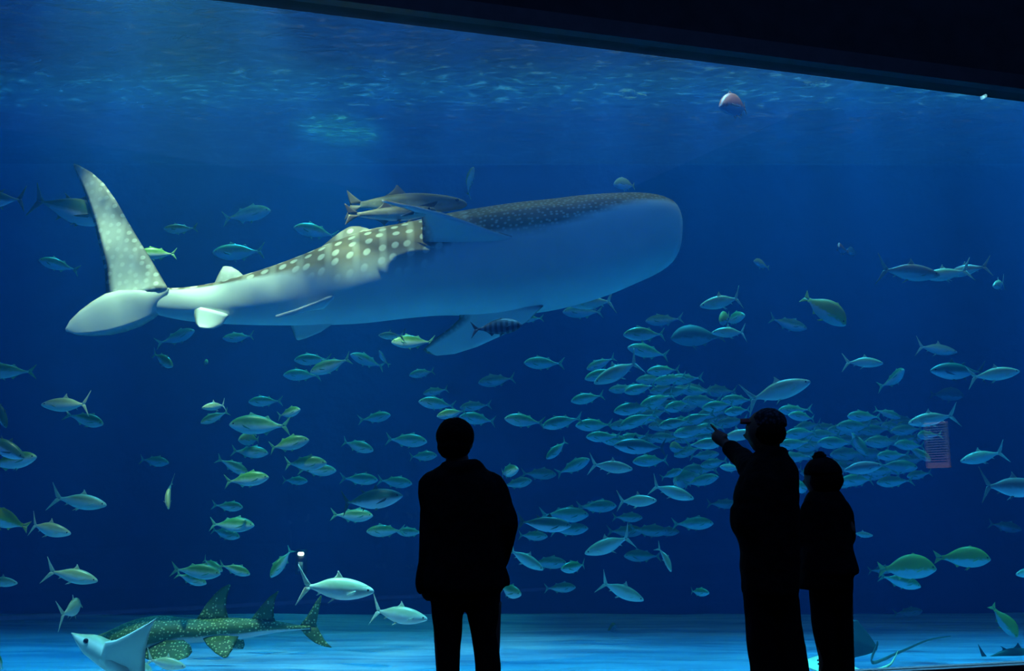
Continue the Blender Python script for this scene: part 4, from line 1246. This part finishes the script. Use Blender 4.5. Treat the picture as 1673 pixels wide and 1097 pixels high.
def tube(bm, pts, rads, n=14, flat=1.0, sub=4):
    """swept rounded tube through points with given radii"""
    P, Q = [], []
    m = len(pts)
    for i in range((m - 1) * sub + 1):
        t = i / sub
        P.append(Vector([smooth_tab([(q, Vector(pts[q])[a]) for q in range(m)], t) for a in range(3)]))
        Q.append(smooth_tab([(q, rads[q]) for q in range(m)], t))
    rings = []
    for i, p in enumerate(P):
        d = (P[min(i + 1, len(P) - 1)] - P[max(i - 1, 0)]).normalized()
        a = d.cross(Vector((0, 1, 0)))
        if a.length < 0.2: a = d.cross(Vector((1, 0, 0)))
        a.normalize(); b_ = d.cross(a)
        rings.append([p + (a * math.cos(2 * PI * k / n) + b_ * (flat * math.sin(2 * PI * k / n))) * Q[i] for k in range(n)])
    d0 = (P[0] - P[1]).normalized(); d1 = (P[-1] - P[-2]).normalized()
    rings = [[P[0] + d0 * Q[0] * 0.6 + (v - P[0]) * 0.55 for v in rings[0]]] + rings + [[P[-1] + d1 * Q[-1] * 0.6 + (v - P[-1]) * 0.55 for v in rings[-1]]]
    skin(bm, rings)

def trunk(bm, secs, Y, n=28):
    """stack of rounded rings from silhouette rows: (py, px_left, px_right, depth, dy)"""
    rings = []
    m = len(secs)
    for i in range((m - 1) * 3 + 1):
        t = i / 3
        v = [smooth_tab([(q, secs[q][a]) for q in range(m)], t) for a in range(5)]
        a, b_ = at(v[1], v[0], Y), at(v[2], v[0], Y)
        c = (a + b_) / 2 + Vector((0, v[4], 0)); hw = (b_ - a).length / 2
        ring = []
        for k in range(n):
            ph = 2 * PI * k / n
            cc, ss = math.cos(ph), math.sin(ph)
            ring.append(c + Vector((hw * math.copysign(abs(cc) ** 0.85, cc), v[3] * math.copysign(abs(ss) ** 0.85, ss), 0)))
        rings.append(ring)
    skin(bm, rings)

def head(bm, c, yaw, s=1.0, pitch=0.0):
    """head with brow, nose, mouth, chin and ears; c = centre, face along +X turned by yaw"""
    q = bmesh.ops.create_uvsphere(bm, u_segments=32, v_segments=24, radius=1.0)
    M = Matrix.Rotation(yaw, 3, 'Z') @ Matrix.Rotation(-pitch, 3, 'Y')
    for v in q['verts']:
        x, y, z = v.co
        X, Yy, Z = x * 0.098, y * 0.078, z * 0.118
        if z < 0: Yy *= 1 - 0.28 * (-z); X *= 1 - 0.10 * (-z)
        if x > 0:
            f_ = max(0, 1 - (y / 0.22) ** 2)
            X += 0.030 * f_ * math.exp(-((z + 0.18) / 0.13) ** 2)          # nose
            X += 0.010 * math.exp(-((z - 0.22) / 0.10) ** 2) * max(0, 1 - (y / 0.7) ** 2)   # brow
            for sy in (0.36, -0.36):
                X -= 0.012 * math.exp(-((y - sy) / 0.15) ** 2 - ((z - 0.05) / 0.10) ** 2)   # eye sockets
            X += 0.010 * max(0, 1 - (y / 0.35) ** 2) * (math.exp(-((z + 0.44) / 0.05) ** 2) + math.exp(-((z + 0.56) / 0.05) ** 2))  # lips
            X += 0.014 * max(0, 1 - (y / 0.5) ** 2) * math.exp(-((z + 0.82) / 0.16) ** 2)   # chin
        v.co = c + M @ (Vector((X, Yy, Z)) * s)
    for sy in (1, -1):
        q = bmesh.ops.create_uvsphere(bm, u_segments=12, v_segments=8, radius=1.0)
        for v in q['verts']:
            v.co = c + M @ (Vector((v.co.x * 0.020 - 0.008, sy * 0.079 + v.co.y * 0.012, v.co.z * 0.034 - 0.008)) * s)

def dome(bm, c, rx, ry, rz, cut=-0.15, yaw=0.0, lump=0.0, seed=0):
    """skull cap: closed shell above cut"""
    q = bmesh.ops.create_uvsphere(bm, u_segments=32, v_segments=20, radius=1.0)
    M = Matrix.Rotation(yaw, 3, 'Z')
    for v in q['verts']:
        p = v.co.copy()
        k = 1 + lump * noise.noise(p * 5 + Vector((seed, 0, 0)))
        z = max(p.z, cut)
        if p.z < cut: p.x *= 0.9; p.y *= 0.9
        v.co = c + M @ Vector((p.x * rx * k, p.y * ry * k, z * rz * k))

def hand(bm, w_, d, palm_n, s=1.0, curl=(0.5, 0.5, 0.5, 0.5), point=False, side=1):
    # a pointing hand folds its thumb over the curled fingers
    """hand from wrist w_ along direction d; palm_n = palm normal; five fingers"""
    d = Vector(d).normalized(); pn = Vector(palm_n); pn = (pn - d * pn.dot(d)).normalized(); lat = d.cross(pn) * side
    tube(bm, [w_ - d * 0.03, w_ + d * 0.02, w_ + d * 0.055 * s, w_ + d * 0.085 * s], [0.026, 0.030, 0.036, 0.034], flat=0.5 if abs(lat.y) < .5 else 0.8)
    for i, (o_, ln) in enumerate(((0.026, 0.070), (0.009, 0.078), (-0.009, 0.072), (-0.026, 0.058))):
        p = w_ + d * 0.085 * s + lat * o_
        c = curl[i]
        if point and i == 0: c = 0.04
        pts = [p - d * 0.02, p]
        dd = d.copy(); ang = 0
        for seg in (0.45, 0.32, 0.25):
            ang += c * 1.45
            dd = d * math.cos(ang) + pn * math.sin(ang)
            p = p + dd * ln * seg * s
            pts.append(p.copy())
        tube(bm, pts, [0.010, 0.0095, 0.009, 0.008, 0.007], n=8, sub=3)
    p = w_ + d * 0.03 * s + lat * 0.028
    if point:
        pts = [p, p + (d * 0.6 + pn * 0.8).normalized() * 0.032, p + (d * 0.75 + pn * 0.75 - lat * 0.35).normalized() * 0.062]
    else: pts = [p, p + (d * 0.5 + lat * 0.5 + pn * 0.3).normalized() * 0.035, p + (d * 0.75 + lat * 0.35 + pn * 0.45).normalized() * 0.068]
    tube(bm, pts, [0.013, 0.011, 0.008], n=8, sub=3)

def remesh(o, vox, disp=0.0, dscale=0.12, sm=3):
    m = o.modifiers.new('r', 'REMESH'); m.mode = 'VOXEL'; m.voxel_size = vox; m.use_smooth_shade = True
    s = o.modifiers.new('s', 'SMOOTH'); s.factor = 0.5; s.iterations = sm
    if disp:
        tx = bpy.data.textures.new('folds', 'CLOUDS'); tx.noise_scale = dscale; tx.noise_depth = 2
        d = o.modifiers.new('d', 'DISPLACE'); d.texture = tx; d.strength = disp; d.mid_level = 0.5; d.texture_coords = 'GLOBAL'

def legs(bm, Y, L_, off=0.0):
    """trouser or leg tubes from silhouette rows for each leg: list of (py, l, r)"""
    for leg in L_:
        secs = [(py, l, r, (r - l) / 2 * Y / F * 1.15 + 0.012, dy) for (py, l, r, dy) in leg]
        trunk(bm, secs, Y, n=18)

def shoe(parent, x, y, yaw, m):
    bm = bmesh.new()
    rings = []
    for t, w_, h_, zc in ((-0.11, .022, .03, .035), (-0.10, .034, .045, .046), (-0.05, .038, .060, .060), (0.0, .040, .050, .052), (0.06, .046, .038, .040), (0.12, .046, .030, .032), (0.165, .034, .022, .026), (0.18, .012, .010, .018)):
        rings.append([Vector((w_ * math.cos(2 * PI * k / 14), t, max(0.002, zc + h_ * math.sin(2 * PI * k / 14) - 0.005))) for k in range(14)])
    skin(bm, rings)
    o = link('shoe', bm, m, parent)
    o.location = (x, y, 0.0); o.rotation_euler = (0, 0, yaw)
    s = o.modifiers.new('s', 'SUBSURF'); s.levels = 1; s.render_levels = 2
    return o

def finish(o, parent, base):
    o.data.transform(Matrix.Translation(-base))
    o.parent = parent

def person(name_label, Y, build):
    base = Vector((0, 0, 0))
    root = bpy.data.objects.new('person', None); COL.objects.link(root)
    tag(root, name_label, 'person')
    base = build(root)
    return root

# ---- lone person, left of centre
def build_one():
    Y = 4.6
    bx = at(757, 900, Y).x
    base = Vector((bx, Y, 0))
    root = bpy.data.objects.new('person', None); COL.objects.link(root); root.location = base
    tag(root, 'lone person seen from behind in a boxy dark jacket, hands at pockets, dark round hair', 'person')
    def Z(py): return at(757, py, Y).z
    hc = at(744, 720, Y) + Vector((0, 0.0, 0))
    # body
    bm = bmesh.new()
    head(bm, hc + Vector((0, 0.01, -0.005)), R(96), 0.90)
    tube(bm, [at(748, 775, Y), at(747, 752, Y), at(745, 735, Y)], [0.062, 0.054, 0.052])
    trunk(bm, [(772, 722, 788, .07, 0), (790, 708, 806, .095, 0), (830, 710, 808, .10, 0), (880, 716, 806, .095, 0), (930, 714, 808, .10, 0), (965, 714, 806, .10, 0), (985, 722, 800, .08, 0)], Y)
    def legb(side):
        hipx = 729 if side < 0 else 796
        k = at(733 if side < 0 else 797, 1060, Y); 
        a = at(hipx, 985, Y)
        foot = Vector((at(735 if side < 0 else 800, 1060, Y).x, Y + 0.02, 0.09))
        kn = Vector(((a.x + foot.x) / 2, Y - 0.01, 0.48))
        tube(bm, [a, (a + kn) / 2, kn, (kn + foot) / 2, foot, foot + Vector((0, 0.1, -0.04))], [.066, .056, .044, .040, .032, .032])
    legb(-1); legb(1)
    # arms
    ls, le, lw = at(703, 792, Y), at(702, 872, Y) + Vector((0, -.02, 0)), at(695, 945, Y) + Vector((0, 0.03, 0))
    tube(bm, [ls, le, lw], [.038, .032, .026])
    hand(bm, at(697, 946, Y) + Vector((0, .03, 0)), (0.12, 0.25, -1), (1, 0, 0), curl=(.55, .6, .65, .7))
    rs, re, rw = at(806, 795, Y), at(826, 862, Y) + Vector((0, -.03, 0)), at(815, 925, Y) + Vector((0, 0.10, 0))
    tube(bm, [rs, re, rw], [.038, .032, .026])
    hand(bm, at(814, 926, Y) + Vector((0, .10, 0)), (-0.25, 0.5, -1), (-1, 0, 0), curl=(.3, .35, .4, .4), side=-1)
    o = link('body', bm, M_SKIN); finish(o, root, base); remesh(o, 0.008, sm=2)
    # jacket
    bm = bmesh.new()
    trunk(bm, [(754, 727, 770, .075, 0), (762, 716, 786, .10, 0), (776, 698, 806, .125, 0), (795, 694, 818, .14, 0), (830, 697, 822, .15, 0), (880, 698, 824, .15, 0), (925, 694, 824, .155, 0), (955, 692, 824, .16, 0), (968, 696, 818, .155, 0)], Y)
    tube(bm, [at(716, 784, Y), at(702, 797, Y), at(706, 840, Y), at(705, 885, Y) + Vector((0, -.02, 0)), at(700, 930, Y) + Vector((0, .0, 0)), at(695, 958, Y) + Vector((0, .02, 0))], [.055, .055, .056, .056, .052, .045])
    tube(bm, [at(794, 788, Y), at(808, 796, Y), at(818, 826, Y), at(826, 858, Y) + Vector((0, -.02, 0)), at(820, 893, Y) + Vector((0, .03, 0)), at(812, 925, Y) + Vector((0, .08, 0))], [.055, .058, .056, .056, .052, .046])
    # shoulder tab, hood roll, pocket flare
    tube(bm, [at(704, 776, Y), at(690, 786, Y), at(684, 790, Y)], [.022, .016, .009])
    tube(bm, [at(728, 764, Y) + Vector((0, -.06, 0)), at(750, 768, Y) + Vector((0, -.10, 0)), at(775, 762, Y) + Vector((0, -.07, 0)), at(785, 766, Y)], [.028, .034, .034, .026])
    tube(bm, [at(816, 925, Y), at(824, 942, Y), at(831, 955, Y)], [.03, .022, .010])
    tube(bm, [at(690, 930, Y), at(686, 955, Y), at(687, 970, Y)], [.025, .022, .014])
    o = link('jacket', bm, M_JKT1); finish(o, root, base); remesh(o, 0.010, 0.012, 0.10)
    zip_ = None
    # trousers
    bm = bmesh.new()
    trunk(bm, [(945, 702, 818, .13, 0), (970, 702, 818, .135, 0), (988, 704, 817, .12, 0), (996, 707, 815, .09, 0)], Y)
    def col(rows): trunk(bm, rows, Y, n=18)
    col([(990, 704, 760, .10, 0), (1010, 706, 756, .10, 0), (1040, 711, 755, .088, 0), (1060, 713, 753, .082, 0), (1097, 715, 751, .078, 0), (1150, 718, 754, .072, .01), (1215, 720, 756, .070, .01), (1262, 719, 758, .074, .02)])
    col([(990, 760, 817, .10, 0), (1010, 764, 815, .10, 0), (1030, 768, 813, .09, 0), (1060, 773, 816, .086, 0), (1097, 777, 818, .080, 0), (1150, 779, 818, .074, .01), (1215, 781, 819, .072, .01), (1262, 781, 822, .076, .02)])
    o = link('trousers', bm, M_PANTS); finish(o, root, base); remesh(o, 0.010, 0.008, 0.12)
    bm = bmesh.new()
    dome(bm, at(743.5, 713, Y) + Vector((0, 0, 0)), .0905, .098, .088, cut=-0.5, lump=0.03)
    dome(bm, at(742, 731, Y) + Vector((0, -0.018, 0)), .078, .078, .062, cut=-0.9, lump=0.05, seed=3)
    o = link('hair', bm, M_HAIR); finish(o, root, base); remesh(o, 0.008, 0.006, 0.03, sm=1)
    for x in (738, 801):
        shoe(root, at(x, 1060, Y).x - bx, 0.02, R(6 if x < 750 else -6), M_SHOE)
build_one()

# ---- tall person in a cap, pointing to the left
def build_two():
    Y = 4.95
    bx = at(1262, 900, Y).x
    base = Vector((bx, Y, 0))
    root = bpy.data.objects.new('person', None); COL.objects.link(root); root.location = base
    tag(root, 'tall person in mottled cap and dark coat pointing left at the fish', 'person')
    hc = at(1252, 705, Y)
    bm = bmesh.new()
    head(bm, hc + Vector((-0.010, 0, -0.002)), R(152), 0.93)
    tube(bm, [at(1258, 765, Y), at(1257, 745, Y), at(1255, 722, Y)], [.066, .058, .056])
    trunk(bm, [(755, 1232, 1282, .07, 0), (775, 1222, 1290, .095, 0), (820, 1222, 1288, .10, 0), (870, 1226, 1286, .10, 0), (915, 1224, 1288, .10, 0), (960, 1226, 1290, .10, 0), (985, 1236, 1284, .08, 0)], Y)
    for hipx, fx in ((1243, 1248), (1277, 1292)):
        a = at(hipx, 965, Y); foot = Vector((at(fx, 1060, Y).x, Y + 0.02, 0.09)); kn = Vector(((a.x + foot.x) / 2, Y - 0.01, 0.50))
        tube(bm, [a, (a + kn) / 2, kn, (kn + foot) / 2, foot, foot + Vector((0, 0.1, -0.04))], [.066, .056, .044, .040, .032, .032])
    S = at(1236, 768, Y); E = at(1214, 752, Y + .20); W = at(1187, 727, Y + .40)
    tube(bm, [S, E, W], [.038, .032, .026])
    tipd = (at(1161, 704, Y + .48) - W).normalized()
    hand(bm, W, tipd, (0.8, 0.6, 0.1), s=1.0, curl=(.04, .70, .78, .85), point=True, side=-1)
    tube(bm, [at(1288, 775, Y), at(1290, 850, Y) + Vector((0, -.03, 0)), at(1284, 905, Y) + Vector((0, .13, 0))], [.038, .032, .026])
    hand(bm, at(1283, 907, Y) + Vector((0, .13, 0)), (-0.3, 0.6, -1), (-1, 0, 0), curl=(.3, .35, .4, .4), side=-1)
    o = link('body', bm, M_SKIN); finish(o, root, base); remesh(o, 0.0065, sm=1)
    bm = bmesh.new()
    trunk(bm, [(731, 1240, 1277, .075, 0), (742, 1232, 1286, .095, 0), (756, 1222, 1296, .12, 0), (770, 1214, 1302, .135, 0), (786, 1206, 1303, .15, 0), (811, 1199, 1303, .155, 0), (823, 1200, 1303, .155, 0), (833, 1195, 1303, .155, 0), (861, 1196, 1304, .155, 0), (889, 1209, 1304, .155, 0), (920, 1211, 1304, .155, 0), (960, 1213, 1303, .15, 0), (972, 1216, 1302, .145, 0)], Y)
    tube(bm, [at(1246, 772, Y), at(1232, 768, Y) + Vector((0, .06, 0)), at(1217, 753, Y + .20), at(1204, 742, Y + .30), at(1192, 732, Y + .37)], [.066, .064, .058, .052, .047])
    tube(bm, [at(1280, 764, Y), at(1286, 775, Y), at(1287, 815, Y), at(1288, 850, Y) + Vector((0, -.02, 0)), at(1286, 882, Y) + Vector((0, .05, 0)), at(1282, 905, Y) + Vector((0, .10, 0))], [.052, .056, .054, .054, .05, .045])
    tube(bm, [at(1236, 748, Y) + Vector((0, .05, 0)), at(1256, 742, Y) + Vector((0, -.08, 0)), at(1278, 740, Y) + Vector((0, -.02, 0)), at(1281, 745, Y) + Vector((0, .05, 0))], [.024, .03, .026, .022])
    o = link('jacket', bm, M_JKT2); finish(o, root, base); remesh(o, 0.009, 0.012, 0.09)
    bm = bmesh.new()
    trunk(bm, [(930, 1214, 1302, .13, 0), (965, 1214, 1302, .135, 0), (985, 1216, 1303, .12, 0), (998, 1218, 1303, .10, 0)], Y)
    trunk(bm, [(975, 1216, 1264, .10, 0), (1000, 1217, 1266, .10, 0), (1050, 1221, 1269, .095, 0), (1097, 1227, 1272, .09, 0), (1150, 1230, 1272, .085, .01), (1200, 1232, 1272, .082, .01), (1234, 1232, 1273, .086, .02)], Y, n=18)
    trunk(bm, [(975, 1262, 1303, .10, 0), (1000, 1262, 1305, .10, 0), (1030, 1264, 1309, .10, 0), (1060, 1267, 1315, .095, 0), (1097, 1271, 1320, .09, 0), (1150, 1274, 1321, .085, .01), (1200, 1275, 1321, .082, .01), (1234, 1275, 1322, .086, .02)], Y, n=18)
    o = link('trousers', bm, M_PANTS); finish(o, root, base); remesh(o, 0.010, 0.008, 0.12)
    bm = bmesh.new()
    dome(bm, at(1255, 708, Y) + Vector((0.002, -0.012, 0)), .083, .094, .07, cut=-0.85, lump=0.04, seed=5)
    o = link('hair', bm, M_HAIR); finish(o, root, base); remesh(o, 0.008, 0.006, 0.03, sm=1)
    bm = bmesh.new()
    dome(bm, at(1256, 694, Y) + Vector((0, -0.003, 0)), .090, .086, .084, cut=-0.16, yaw=R(152), lump=0.02, seed=2)
    o = link('cap', bm, M_CAP); finish(o, root, base); remesh(o, 0.008, 0.008, 0.02, sm=2)
    cap = o
    bm = bmesh.new()
    c = at(1234, 690, Y) + Vector((0, 0.035, 0))
    d = Vector((math.cos(R(160)), math.sin(R(160)), 0)); lt = Vector((-d.y, d.x, 0))
    rings = []
    for i in range(8):
        t = i / 7
        wd = 0.062 * math.sqrt(max(0.02, 1 - t * t))
        ring = []
        for k in range(14):
            ph = 2 * PI * k / 14
            q = math.cos(ph)
            ring.append(c + d * (0.066 * t) + lt * (wd * q) + Vector((0, 0, 0.016 - 0.020 * q * q + 0.006 * math.sin(ph))))
        rings.append(ring)
    skin(bm, rings)
    bo = link('brim', bm, M_BRIM); bo.data.transform(Matrix.Translation(-base)); bo.parent = cap
    bo['label'] = 'reddish cap brim'
    for x in (1252, 1298):
        shoe(root, at(x, 1060, Y).x - bx, 0.02, R(10 if x < 1270 else -2), M_SHOE)
build_two()

# ---- shorter person in a bobble hat
def build_three():
    Y = 5.35
    bx = at(1355, 900, Y).x
    base = Vector((bx, Y, 0))
    root = bpy.data.objects.new('person', None); COL.objects.link(root); root.location = base
    tag(root, 'shorter person in a bobble hat and flared dark jacket, rightmost of the three', 'person')
    bm = bmesh.new()
    head(bm, at(1340, 782, Y) + Vector((0, 0, 0)), R(140), 0.88)
    tube(bm, [at(1349, 835, Y), at(1347, 815, Y), at(1344, 798, Y)], [.058, .05, .05])
    trunk(bm, [(828, 1330, 1370, .065, 0), (842, 1322, 1378, .085, 0), (880, 1326, 1374, .09, 0), (920, 1326, 1378, .095, 0), (950, 1328, 1384, .10, 0), (975, 1336, 1380, .08, 0)], Y)
    for hipx, fx in ((1342, 1352), (1374, 1381)):
        a = at(hipx, 955, Y); foot = Vector((at(fx, 1060, Y).x, Y + 0.02, 0.09)); kn = Vector(((a.x + foot.x) / 2, Y - 0.01, 0.46))
        tube(bm, [a, (a + kn) / 2, kn, (kn + foot) / 2, foot, foot + Vector((0, 0.1, -0.04))], [.060, .050, .042, .038, .030, .030])
    tube(bm, [at(1326, 838, Y), at(1320, 880, Y) + Vector((0, -.02, 0)), at(1328, 905, Y) + Vector((0, .16, 0))], [.034, .030, .024])
    hand(bm, at(1329, 906, Y) + Vector((0, .16, 0)), (0.35, 0.7, -0.4), (0, 0, -1), curl=(.5, .5, .55, .6), s=.92)
    tube(bm, [at(1376, 838, Y), at(1386, 875, Y) + Vector((0, -.02, 0)), at(1378, 905, Y) + Vector((0, .15, 0))], [.034, .030, .024])
    hand(bm, at(1377, 906, Y) + Vector((0, .15, 0)), (-0.35, 0.7, -0.4), (0, 0, -1), curl=(.5, .5, .55, .6), side=-1, s=.92)
    o = link('body', bm, M_SKIN); finish(o, root, base); remesh(o, 0.0075, sm=2)
    bm = bmesh.new()
    trunk(bm, [(803, 1324, 1371, .08, 0), (814, 1316, 1378, .10, 0), (828, 1313, 1384, .12, 0), (850, 1312, 1386, .13, 0), (880, 1312, 1388, .14, 0), (905, 1308, 1393, .15, 0), (930, 1306, 1400, .165, 0), (938, 1307, 1399, .165, 0)], Y)
    trunk(bm, [(925, 1306, 1392, .15, 0), (950, 1304, 1390, .15, 0), (963, 1304, 1389, .145, 0)], Y)
    tube(bm, [at(1326, 826, Y), at(1321, 838, Y), at(1320, 860, Y), at(1320, 882, Y) + Vector((0, -.01, 0)), at(1322, 900, Y) + Vector((0, .10, 0))], [.046, .048, .046, .046, .042])
    tube(bm, [at(1372, 824, Y), at(1378, 838, Y), at(1382, 858, Y), at(1382, 878, Y) + Vector((0, -.01, 0)), at(1379, 900, Y) + Vector((0, .10, 0))], [.046, .048, .048, .046, .042])
    tube(bm, [at(1330, 812, Y) + Vector((0, .02, 0)), at(1348, 812, Y) + Vector((0, -.08, 0)), at(1368, 808, Y) + Vector((0, .0, 0))], [.024, .03, .024])
    o = link('jacket', bm, M_JKT1); finish(o, root, base); remesh(o, 0.010, 0.010, 0.09)
    bm = bmesh.new()
    trunk(bm, [(930, 1324, 1391, .12, 0), (960, 1323, 1391, .12, 0), (985, 1327, 1389, .10, 0), (995, 1330, 1388, .09, 0)], Y)
    trunk(bm, [(975, 1324, 1362, .085, 0), (1015, 1327, 1362, .082, 0), (1045, 1332, 1362, .078, 0), (1077, 1339, 1366, .07, 0), (1097, 1339, 1367, .068, 0), (1150, 1339, 1367, .064, .01), (1204, 1338, 1368, .068, .02)], Y, n=18)
    trunk(bm, [(975, 1358, 1391, .085, 0), (1000, 1358, 1389, .082, 0), (1040, 1360, 1391, .078, 0), (1077, 1362, 1392, .072, 0), (1097, 1364, 1393, .068, 0), (1150, 1366, 1394, .064, .01), (1204, 1366, 1396, .068, .02)], Y, n=18)
    o = link('trousers', bm, M_PANTS); finish(o, root, base); remesh(o, 0.009, 0.007, 0.12)
    bm = bmesh.new()
    dome(bm, at(1348, 784, Y) + Vector((0, -.01, 0)), .092, .10, .085, cut=-0.8, lump=0.04, seed=9)
    o = link('hair', bm, M_HAIR); finish(o, root, base); remesh(o, 0.008, 0.006, 0.03, sm=1)
    bm = bmesh.new()
    dome(bm, at(1344, 774, Y) + Vector((0, -.005, 0)), .100, .106, .090, cut=-0.12, lump=0.02, seed=4)
    hat = link('hat', bm, M_JKT2); finish(hat, root, base); remesh(hat, 0.008, 0.008, 0.03, sm=1)
    bm = bmesh.new()
    q = bmesh.ops.create_icosphere(bm, subdivisions=4, radius=0.036)
    for v in q['verts']:
        v.co = v.co * (1 + 0.25 * noise.noise(v.co * 90))
        v.co += at(1339, 749, Y)
    po = link('pompom', bm, M_JKT2); po.data.transform(Matrix.Translation(-base)); po.parent = hat
    for x in (1353, 1381):
        shoe(root, at(x, 1060, Y).x - bx, 0.02, R(8 if x < 1360 else -4), M_SHOE)
build_three()
